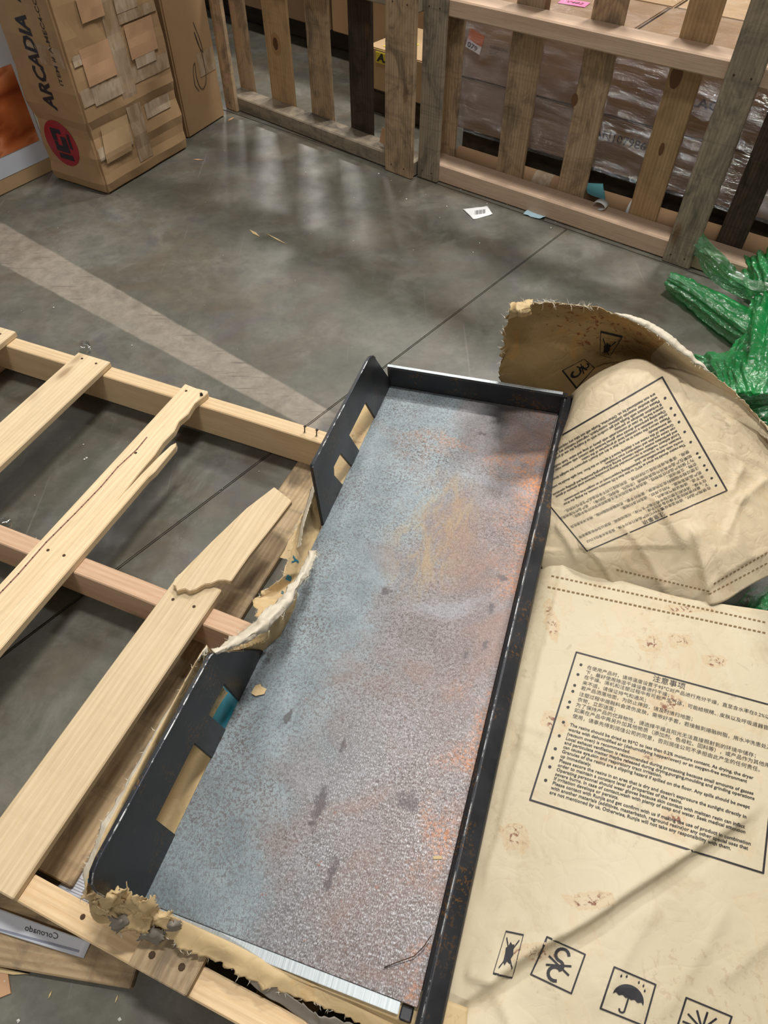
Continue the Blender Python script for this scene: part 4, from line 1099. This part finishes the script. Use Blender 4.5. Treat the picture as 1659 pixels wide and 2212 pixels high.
def rot_text(body, z0, z1, base, cap, bold=.02, shear=0.):
    t = text_geo(body, 1.0, shear, bold); w = tw(t); ys = [v[1] for v in t[0]]; h = max(ys) - min(min(ys), 0)
    return [(base + y / h * cap, z0 + x / w * (z1 - z0)) for x, y in t[0]], t[1]
lay('printed_text', rot_text('ARCADIA', .262, .535, .122, .056, .035, .12), S, bv, MT['ink'], AC, .0012, inv)
lay('printed_text', rot_text('A', .565, .61, .122, .056, .035, .12), S, bv, MT['ink'], AC, .0012, inv)
lay('printed_text', rot_text('ITEM # A-MEC4-CC8510-7', .345, .66, .050, .017, .012), S, bv, MT['ink_brown'], AC, .0012, inv)
tapes = [('tape', .185, 0.0, .255, .62), ('tape', .01, .285, .44, .335), ('tape_frost', .06, .275, .20, .325), ('tape_frost', .01, .115, .175, .155), ('tape_frost', .27, .165, .40, .215), ('tape', .25, .46, .44, .49),
         ('tape_frost', .02, .40, .12, .43), ('tape_frost', .25, .49, .35, .54), ('tape_frost', .28, .325, .38, .355)]
for i, (mt, a0, b0, a1, b1) in enumerate(tapes):
    lay('tape_strip', fill_geo(a0, b0, a1, b1, 18, 14), Fc, bv, MT[mt], AC, .0014 + .0003 * i, inv)
for i, (a0, b0, a1, b1) in enumerate([(.055, .335, .185, .44), (.265, .355, .40, .455), (.10, .50, .20, .57)]):
    lay('card_patch', fill_geo(a0, b0, a1, b1, 14, 12), Fc, bv, MT['card_pink'], AC, .0042, inv)
fl_ = fill_geo(.03, .215, .16, .10, 12, 8)
lay('bent_flap', ([(x, y) for x, y in [(a + .02 * (b - .1) * 8, b) for a, b in fl_[0]]], fl_[1]), Fc, bv, MT['card_lt'], AC, .0055, inv)
lay('tape_strip', fill_geo(.015, .40, .17, .455, 8, 6), S, bv, MT['tape'], AC, .0008, inv)

# plain carton leaning beside it with scribbled loops
bdim = (.255, .42, .80)
BX, mw, bv = carton('plain_carton', W(487, 250, 0) - Vector((math.cos(math.radians(63.5)), math.sin(math.radians(63.5)), 0)) * .255, 63.5, bdim, 'card', 'plain brown carton with scribbled pen loops between the tall taped carton and the pallet', amp=.003, scale=6, seed=5., n=12, bev=.006)
inv = mw.inverted(); Fc = onface(mw, 'f', bdim)
sc = [(.28, .14), (.262, .17), (.27, .22), (.285, .235), (.28, .19), (.29, .15), (.31, .14), (.335, .165), (.34, .23), (.325, .30), (.315, .33), (.325, .29), (.345, .255), (.34, .30), (.32, .36)]
ln = cr_row([Vector((a - .165, b, 0)) for a, b in sc], 80)
lay('pen_scribble', strip_geo([(p.x, p.y) for p in ln], .0028, step=.01), Fc, bv, MT['ink_brown'], BX, .0015, inv)
lay('tape_strip', fill_geo(.14, .18, .253, .26, 8, 8), Fc, bv, MT['tape'], BX, .0010, inv)

# carton with orange picture at the left border
o0 = Vector((-1.2593, 2.6306, 0)); oa = 56.8; odx = Vector((math.cos(math.radians(oa)), math.sin(math.radians(oa)), 0))
odim = (.62, .35, .8)
OC, mw, bv = carton('picture_carton', o0 - odx * .60, oa, odim, 'card_lt', 'carton with orange picture framed in white, left of the tall taped carton', bev=.004)
inv = mw.inverted(); Fc = onface(mw, 'f', odim)
lay('printed_border', fill_geo(.005, .05, .615, .79, 20, 20), Fc, bv, MT['white_bluish'], OC, .001, inv)
lay('printed_picture', fill_geo(.005, .115, .60, .36, 20, 20), Fc, bv, MT['orange'], OC, .002, inv)

# shrink-wrapped cartons behind the right pallet
ux = Vector((math.cos(math.radians(-37)), math.sin(math.radians(-37)), 0)); uy = Vector((-ux.y, ux.x, 0)); P0 = Vector((.1976, 2.538, 0))
def rp(x, y, z=0): return P0 + ux * x + uy * y + Vector((0, 0, z))
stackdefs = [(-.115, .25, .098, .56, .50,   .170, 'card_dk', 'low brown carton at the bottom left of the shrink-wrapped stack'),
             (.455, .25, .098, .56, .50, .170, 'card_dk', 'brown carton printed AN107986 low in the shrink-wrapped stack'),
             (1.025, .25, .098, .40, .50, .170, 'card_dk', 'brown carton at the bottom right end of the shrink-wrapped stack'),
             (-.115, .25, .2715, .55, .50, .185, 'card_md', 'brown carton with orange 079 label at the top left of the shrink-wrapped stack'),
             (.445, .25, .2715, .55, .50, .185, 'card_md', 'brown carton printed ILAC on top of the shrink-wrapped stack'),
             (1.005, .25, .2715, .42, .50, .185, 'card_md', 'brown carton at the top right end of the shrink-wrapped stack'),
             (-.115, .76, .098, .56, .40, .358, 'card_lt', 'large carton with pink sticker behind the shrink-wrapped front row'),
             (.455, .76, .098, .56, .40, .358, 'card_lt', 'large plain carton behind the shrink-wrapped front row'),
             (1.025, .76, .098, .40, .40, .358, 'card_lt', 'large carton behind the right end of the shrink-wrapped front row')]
SK = []
for x, y, z, lx, ly, lz, mt, lb in stackdefs:
    SK.append(carton('shipping_carton', rp(x, y, z), -37, (lx, ly, lz), mt, lb, 'shrink-wrapped cartons', bev=.004))
def put_text(sk, name, geo, dims, mat='ink_brown', face='f', lift=.0012, on=None):
    e, mw_, bv_ = sk; return lay(name, geo, onface(mw_, face, dims), bv_, MT[mat], on or e, lift, mw_.inverted())
t = text_geo('AN107986', 1.0, 0, .02); w_ = tw(t); put_text(SK[1], 'printed_text', [(-.0 + x / w_ * .185 + .0, .100 + y * .036) for x, y in t[0]] and ([(x / w_ * .185 + .004, .098 + y * .038) for x, y in t[0]], t[1]), (.56, .5, .17))
t = text_geo('ILAC', 1.0, 0, .02); w_ = tw(t); put_text(SK[4], 'printed_text', ([(x / w_ * .10 + .278, .085 + y * .036) for x, y in t[0]], t[1]), (.55, .5, .185))
lbg = lambda x0, y0, x1, y1, r_: xf(fill_geo(x0, y0, x1, y1, 4, 4), .055, .115, 1., r_)
put_text(SK[3], 'orange_label', lbg(-.012, 0, .05, .035, -.25), (.55, .5, .185), 'orangelabel', lift=.0012)
wl = put_text(SK[3], 'white_label', lbg(-.012, -.025, .05, 0, -.25), (.55, .5, .185), 'white', lift=.0013)
t = text_geo('079', 1.0, 0, .02); w_ = tw(t); put_text(SK[3], 'printed_text', xf(([(x / w_ * .042 - .006, -.021 + y * .022) for x, y in t[0]], t[1]), .055, .115, 1., -.25), (.55, .5, .185), 'ink', lift=.002, on=wl)
t = text_geo('SHANDONG\nLILAC', .5); w_ = tw(t); put_text(SK[3], 'printed_text', ([(x / w_ * .07 + .135, .105 + y * .03) for x, y in t[0]], t[1]), (.55, .5, .185), 'ink_brown')
# pink sticker on the top of the front row
stp = W(1240, 6, .4585)
o = link('pink_sticker', box_mesh(.10, .06, .0008, .0002), MT['pinklabel']); o.location = stp; o.rotation_euler = (0, 0, math.radians(-30))
tag(o, 'pink sticker with handwritten V482 on top of the shrink-wrapped cartons', 'sticker')
t = text_geo('V482', .03, .2, 0.); o2 = link('pen_writing', mesh_of([(x - .03, y - .01, .0012) for x, y in t[0]], t[1]), MT['ink_brown'], o)
# skid below and stretch wrap around
sk = empty('wooden_skid', rp(-.115, .25, 0), (0, 0, math.radians(-37)))
tag(sk, 'dark low wooden skid carrying the shrink-wrapped cartons', 'skid')
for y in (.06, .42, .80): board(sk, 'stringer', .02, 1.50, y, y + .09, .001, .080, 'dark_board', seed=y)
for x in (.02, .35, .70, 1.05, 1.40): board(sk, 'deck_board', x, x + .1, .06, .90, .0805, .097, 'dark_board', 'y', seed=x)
wd_ = (1.57, .94, .375)
bm = bmesh.new(); bmesh.ops.create_cube(bm, size=1.0); bmesh.ops.translate(bm, vec=(.5, .5, .5), verts=bm.verts); bmesh.ops.scale(bm, vec=wd_, verts=bm.verts)
bmesh.ops.delete(bm, geom=[f for f in bm.faces if f.normal.z < -.5], context='FACES')
bmesh.ops.bevel(bm, geom=[e for e in bm.edges if len(e.link_faces) == 2], offset=.02, segments=3, affect='EDGES')
bmesh.ops.subdivide_edges(bm, edges=[e for e in bm.edges if e.calc_length() > .1], cuts=40, use_grid_fill=True)
bm.normal_update()
mv = []
for v in bm.verts:
    q = Vector((v.co.x * 3, v.co.y * 3, v.co.z * 14)); q2 = Vector((v.co.x * 16, v.co.y * 16, v.co.z * 30))
    mv.append((v, v.normal * (.004 * noise.noise(q) + .003 * noise.noise(q2) + .002)))
for v, d in mv: v.co += d
sw = link('stretch_wrap', from_bm(bm, True), MT['wrap']); sw.location = rp(-.128, .237, .096); sw.rotation_euler = (0, 0, math.radians(-37))
tag(sw, 'clear glossy stretch wrap pulled round the stacked cartons behind the right pallet', 'stretch wrap')

# cardboard tubes on the floor behind the right pallet
for (x0, x1, y, r_, lb) in ((-.02, .495, .166, .036, 'cardboard tube lying behind the bottom rail, nearest the two upright boards'), (.505, .985, .166, .036, 'cardboard tube with a white label behind the bottom rail under the cartons'), (.995, 1.45, .170, .040, 'thick cardboard tube behind the rail at the right end, by the green film')):
    e = empty('cardboard_tube', rp(x0, y, r_), (0, 0, math.radians(-37)))
    dy = .016 if x0 > .9 else (.0 if x0 < 0 else .012)
    link('tube_body', tube_mesh([(0, dy * 0, .0005), ((x1 - x0) * .5, dy * .5, .0005), (x1 - x0, dy, .0005)], r_, 20), MT['tube'], e)
    tag(e, lb, 'tube', 'cardboard tubes')
    if .4 < x0 < .6:
        o = link('white_label', tube_mesh([(.165, dy * .33, .0005), (.195, dy * .38, .0005)], r_ + .0006, 20, False), MT['white'], e)
    if x0 < 0:
        link('end_tape', tube_mesh([(.33, 0, .0005), (.40, 0, .0005)], r_ + .0006, 20, False), MT['tape_frost'], e)

# carton with yellow label in the gap between the pallets, and the row far behind
lx_ = Vector((math.cos(math.radians(-40.1)), math.sin(math.radians(-40.1)), 0)); ly_ = Vector((-lx_.y, lx_.x, 0)); Q0 = Vector((.0957, 2.571, 0))
def lp(x, y, z=0): return Q0 + lx_ * x + ly_ * y + Vector((0, 0, z))
YC = carton('small_carton', lp(-.52, .36, .10), -40.1, (.34, .30, .15), 'card_lt', 'light carton with yellow label glimpsed beside the weathered front board', bev=.004)
put_text(YC, 'yellow_label', fill_geo(.06, .03, .16, .14, 4, 4), (.34, .30, .15), 'yellowlabel', 't', .0015)
yl = put_text(YC, 'yellow_label', fill_geo(.05, .10, .16, .149, 4, 4), (.34, .30, .15), 'yellowlabel', 'f', .0015)
t = text_geo('AX', 1., .2, .04); w_ = tw(t); put_text(YC, 'printed_text', ([(x / w_ * .085 + .058, .108 + y * .04) for x, y in t[0]], t[1]), (.34, .30, .15), 'ink', 'f', .0025, yl)
sk2 = empty('wooden_skid', lp(-.55, .34, 0), (0, 0, math.radians(-40.1)))
tag(sk2, 'dark skid in the shadow under the light carton with the yellow label', 'skid')
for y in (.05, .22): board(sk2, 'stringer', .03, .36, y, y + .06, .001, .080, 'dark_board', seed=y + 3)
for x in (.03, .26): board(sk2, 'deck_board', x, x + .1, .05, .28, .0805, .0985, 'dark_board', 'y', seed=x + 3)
for k, (x, w, mt, lb) in enumerate(((-2.35, .66, 'card', 'carton on the dark skid far behind, leftmost through the slats'), (-1.68, .60, 'card_dk', 'carton on the dark skid far behind, seen past the knotty slat'), (-1.07, .62, 'card', 'carton on the dark skid far behind, right of the knotty slat'))):
    carton('shipping_carton', lp(x, .74, .115), -40.1, (w, .5, .55), mt, lb, 'cartons far behind the pallet', bev=.004)
sk3 = empty('wooden_skid', lp(-2.35, .76, 0), (0, 0, math.radians(-40.1)))
tag(sk3, 'dark skid in deep shadow under the far row of cartons', 'skid')
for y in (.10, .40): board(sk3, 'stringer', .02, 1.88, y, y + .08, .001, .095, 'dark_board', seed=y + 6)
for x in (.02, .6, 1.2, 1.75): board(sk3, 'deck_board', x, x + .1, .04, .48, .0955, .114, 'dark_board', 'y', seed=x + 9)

# ------------------------------------------------------------------ litter
def slip(name, quad, z, mat, label, cat, curl=.002, group=None):
    s = Sheet([[W(*quad[0], z), W(*quad[1], z)], [W(*quad[3], z), W(*quad[2], z)]], 12, 10)
    s.displace(lambda p, u, v: curl * (noise.noise(p * 30) + .8 * (u - .5) ** 2 * 3))
    for r_ in s.g:
        for i_, p_ in enumerate(r_): r_[i_] = Vector((p_.x, p_.y, max(p_.z, z - .0005)))
    o = link(name, s.mesh(), MT[mat]); thicken(o, .0004)
    tag(o, label, cat, group); return o, s
o, s = slip('barcode_label', [(1023, 474), (1064, 463), (1052, 446), (1000, 452)], .0015, 'white', 'torn white barcode label lying on the concrete before the right pallet', 'label', .003)
bars = merge([fill_geo(1026 + k * 2.4, 455 - k * .35, 1026 + k * 2.4 + (1.5 if k % 3 else .8), 464 - k * .35, 1, 1) for k in range(10)])
lay('barcode', bars, pxto(.002), s.bvh(), MT['ink'], o, .0006)
o, s = slip('blue_scrap', [(1130, 464), (1175, 474), (1184, 462), (1140, 456)], .002, 'bluepaper', 'pale blue paper scrap at the foot of the right pallet rail', 'paper scrap', .012)
o, s = slip('teal_leaflet', [(1268, 418), (1308, 432), (1302, 398), (1262, 394)], .080, 'teal_paper', 'teal leaflet lying on the cardboard tube behind the rail', 'leaflet', .004)
# curled receipt on the rail
c0 = rp(.60, .075, .0625); vs, fs = [], []
for k in range(15):
    a = math.radians(-90 + 260 * k / 14); r_ = .014 - .0003 * k
    for y in (0, .03): vs.append(c0 + ux * (math.cos(a) * r_ * 2.0 * (1 if k > 4 else 1)) + uy * (y - .02) + Vector((0, 0, .015 + math.sin(a) * r_)))
for k in range(14): fs.append((2 * k, 2 * k + 1, 2 * k + 3, 2 * k + 2))
o = link('curled_receipt', mesh_of(vs, fs, True), MT['white']); thicken(o, .0005)
tag(o, 'curled white paper slip resting on the bottom rail of the right pallet', 'paper slip')
# corrugated chip on the left rail
o = link('card_chip', prism_mesh([(-.03, -.02), (.02, -.03), (.035, 0), (.02, .02), (.012, .045), (-.005, .025), (-.03, .03)], .004, 'z', .0), MT['card_pink'])
o.matrix_world = Matrix.Translation(lp(-.16, .06, .058 + .028)) @ Matrix.Rotation(math.radians(-40), 4, 'Z') @ Matrix.Rotation(math.radians(70), 4, 'X')
tag(o, 'torn brown card chip standing on the bottom rail of the left pallet', 'card chip')

# leaflet, planks and card at the lower left
lpk = empty('loose_plank'); lpk.matrix_world = Matrix.Translation((0, 0, .0)) 
a_, b_ = W(-120, 2070, 0), W(288, 2136, 0); dv = (b_ - a_); an = math.atan2(dv.y, dv.x)
lpk.matrix_world = Matrix.Translation(b_) @ Matrix.Rotation(an, 4, 'Z')
board(lpk, 'plank_body', -.60, 0, 0, .092, .0005, .0155, 'pine_dirty', 'x', wob=.002, seed=31)
tag(lpk, 'scuffed loose plank on the concrete under the leaflet at the lower left', 'plank')
def leaflet(quad, z, label, text=None):
    e = Sheet([[W(*quad[0], z), W(*quad[1], z)], [W(*quad[3], z + .002), W(*quad[2], z + .002)]], 14, 10)
    e.displace(lambda p, u, v: .002 * math.sin(u * 3.1) + .001 * noise.noise(p * 20))
    o = link('leaflet', e.mesh(), MT['white_bluish']); thicken(o, .0012)
    tag(o, label, 'leaflet'); return o, e
o, s = leaflet([(-60, 1995), (180, 2070), (196, 2035), (-10, 1960)], .0185, 'white leaflet titled Coronado sticking out under the near stringer onto the loose plank')
hq = homog([(126, 2030), (55, 2010), (62, 1990), (133, 2010)])
t = text_geo('Coronado', 1., .25, .0); w_ = tw(t)
lay('printed_title', ([(x / w_, y * .9) for x, y in t[0]], t[1]), lambda a, b: W(*hq(a, b), .019), s.bvh(), MT['ink'], o, .0006)
lay('printed_band', strip_geo([(-58, 1992), (60, 2025), (170, 2055)], 5, step=15), pxto(.019), s.bvh(), plain('blue_grey_print', (.22, .24, .32), .5), o, .0006)
for k in range(3):
    lay('printed_text', strip_geo([(75 + k * 4, 1990 - k * 6), (130 + k * 4, 2008 - k * 6)], 1.6, step=8), pxto(.019), s.bvh(), plain('grey_print', (.3, .3, .33), .6), o, .0006)
o, s = leaflet([(120, 1920), (200, 1960), (205, 1900), (165, 1870)], .0035, 'white printed sheet lying on the floor under the pallet near the torn corner')
for k in range(7):
    lay('printed_text', strip_geo([(140 + k * 3, 1926 - k * 6), (190 + k * 2, 1948 - k * 6)], 1.5, step=8), pxto(.0035), s.bvh(), plain('grey_print', (.3, .3, .36), .6), o, .0006)
o = link('card_scrap', prism_mesh([tuple((W(*p, 0))[:2]) for p in ((-40, 2075), (18, 2098), (25, 2146), (-40, 2172))], .003), MT['card_pink'])
tag(o, 'brown card scrap at the lower left border of the picture', 'card scrap')
o = link('wood_splinter', prism_mesh([tuple((W(*p, 0))[:2]) for p in ((-20, 2086), (30, 2097), (64, 2104), (30, 2106), (-20, 2098))], .004), MT['splinter'])
tag(o, 'long wood splinter beside the loose plank at the lower left', 'splinter')
def sliver(a, b, w, label, mat='splinter', z=.0005, group='wood slivers on the floor'):
    a, b = W(*a, z), W(*b, z); d = (b - a); n = Vector((-d.y, d.x, 0)).normalized() * w
    m_ = (a + b) / 2
    o = link('wood_sliver', prism_mesh([tuple(p[:2]) for p in (a, m_ - n, b, m_ + n)], .002), MT[mat]); o.location.z = z
    tag(o, label, 'sliver', group)
sliver((539, 497), (561, 512), .006, 'pale wood sliver on the open concrete before the left pallet')
sliver((575, 505), (620, 529), .003, 'long thin wood sliver on the open concrete')
sliver((416, 345), (440, 346), .005, 'tan sliver on the concrete right of the tall carton', 'card_pink')
sliver((492, 262), (506, 254), .006, 'tan sliver by the foot of the left pallet', 'card_pink')
sliver((105, 2158), (113, 2140), .0012, 'straw-thin sliver on the concrete below the loose plank')
sliver((249, 2168), (256, 2148), .001, 'straw-thin sliver right of the loose plank end')
sliver((1095, 444), (1100, 430), .003, 'splinter standing off the bottom rail of the right pallet')
ch = link('paper_chip', prism_mesh([(-.012, -.006), (-.004, -.011), (.010, -.008), (.013, .001), (.004, .006), (.002, .010), (-.006, .008), (-.009, .002)], 5e-4), MT['kraft_torn'])
ch.matrix_world = Matrix.Translation(W(559, 1490, .1315)) @ Matrix.Rotation(math.radians(-3.2), 4, 'Y')
tag(ch, 'small torn kraft paper chip on the steel plate near the left edge', 'paper chip')
pts = [(830, 2090), (860, 2078), (895, 2065), (915, 2045), (932, 2020)]
o = link('wire_strand', tube_mesh([W(px, py, .1495 + .004 * k) for k, (px, py) in enumerate(pts)], .0007, 6), MT['nailhole'])
tag(o, 'thin brown wire strand leaning on the right wall at the near end of the tray', 'wire')
tw_ = link('wood_chip', prism_mesh([(-.006, -.002), (.006, -.002), (.006, .002), (-.006, .002)], .002), MT['splinter'])
tw_.matrix_world = Matrix.Translation(W(945, 1853, .1475)) @ Matrix.Rotation(math.radians(-3.2), 4, 'Y')
tag(tw_, 'tiny wood chip on the steel plate by the right wall', 'chip')
for (px, py, lb) in ((182, 752, 'wisp of clear wrap behind the far stringer'), (12, 1132, 'wisp of clear wrap on the floor at the left border')):
    s = Sheet(net([[(px - 12, py + 10, .004), (px + 12, py + 12, .01)], [(px - 8, py - 2, .03), (px + 14, py, .02)], [(px - 10, py - 14, .01), (px + 8, py - 16, .03)]]), 16, 16)
    s.displace(lambda p, u, v: .006 * noise.noise(p * 60))
    tag(link('wrap_wisp', s.mesh(), MT['clear']), lb, 'plastic scrap')
# loose white crumbs everywhere
r_ = random.Random(5); vs, fs = [], []
crumbs = [(116, 664), (285, 746), (180, 960), (182, 992), (187, 989), (135, 882), (475, 1062), (480, 1055), (560, 1018), (590, 1160), (845, 390), (818, 375), (765, 427), (570, 278), (485, 325), (878, 430), (965, 446), (995, 410), (1190, 492), (1036, 525), (1022, 545), (1052, 440), (1200, 480), (660, 372), (75, 1070), (75, 2020), (40, 2205), (258, 2203), (10, 2120), (1450, 600), (920, 420), (950, 470), (893, 540)]
while len(crumbs) < 110: crumbs.append((r_.uniform(0, 1400), 380 + 900 * r_.random() ** 1.6))
for i, (px, py) in enumerate(crumbs):
    c = W(px, py, .0015); k = len(vs); rr = r_.uniform(.0014, .0034) if i < 33 else r_.uniform(.0006, .0014)
    for d in ((1, 0, 0), (0, 1, 0), (-1, .2, 0), (0, -1, .1), (.1, 0, 1), (0, 0, -.7)): vs.append(c + Vector(d) * rr * r_.uniform(.7, 1.2))
    for a, b in ((0, 1), (1, 2), (2, 3), (3, 0)): fs += [(k + a, k + b, k + 4), (k + b, k + a, k + 5)]
o = link('floor_crumbs', mesh_of(vs, fs), MT['foam']); tag(o, 'scattered tiny white crumbs and grit on the concrete floor', 'grit', kind='stuff')
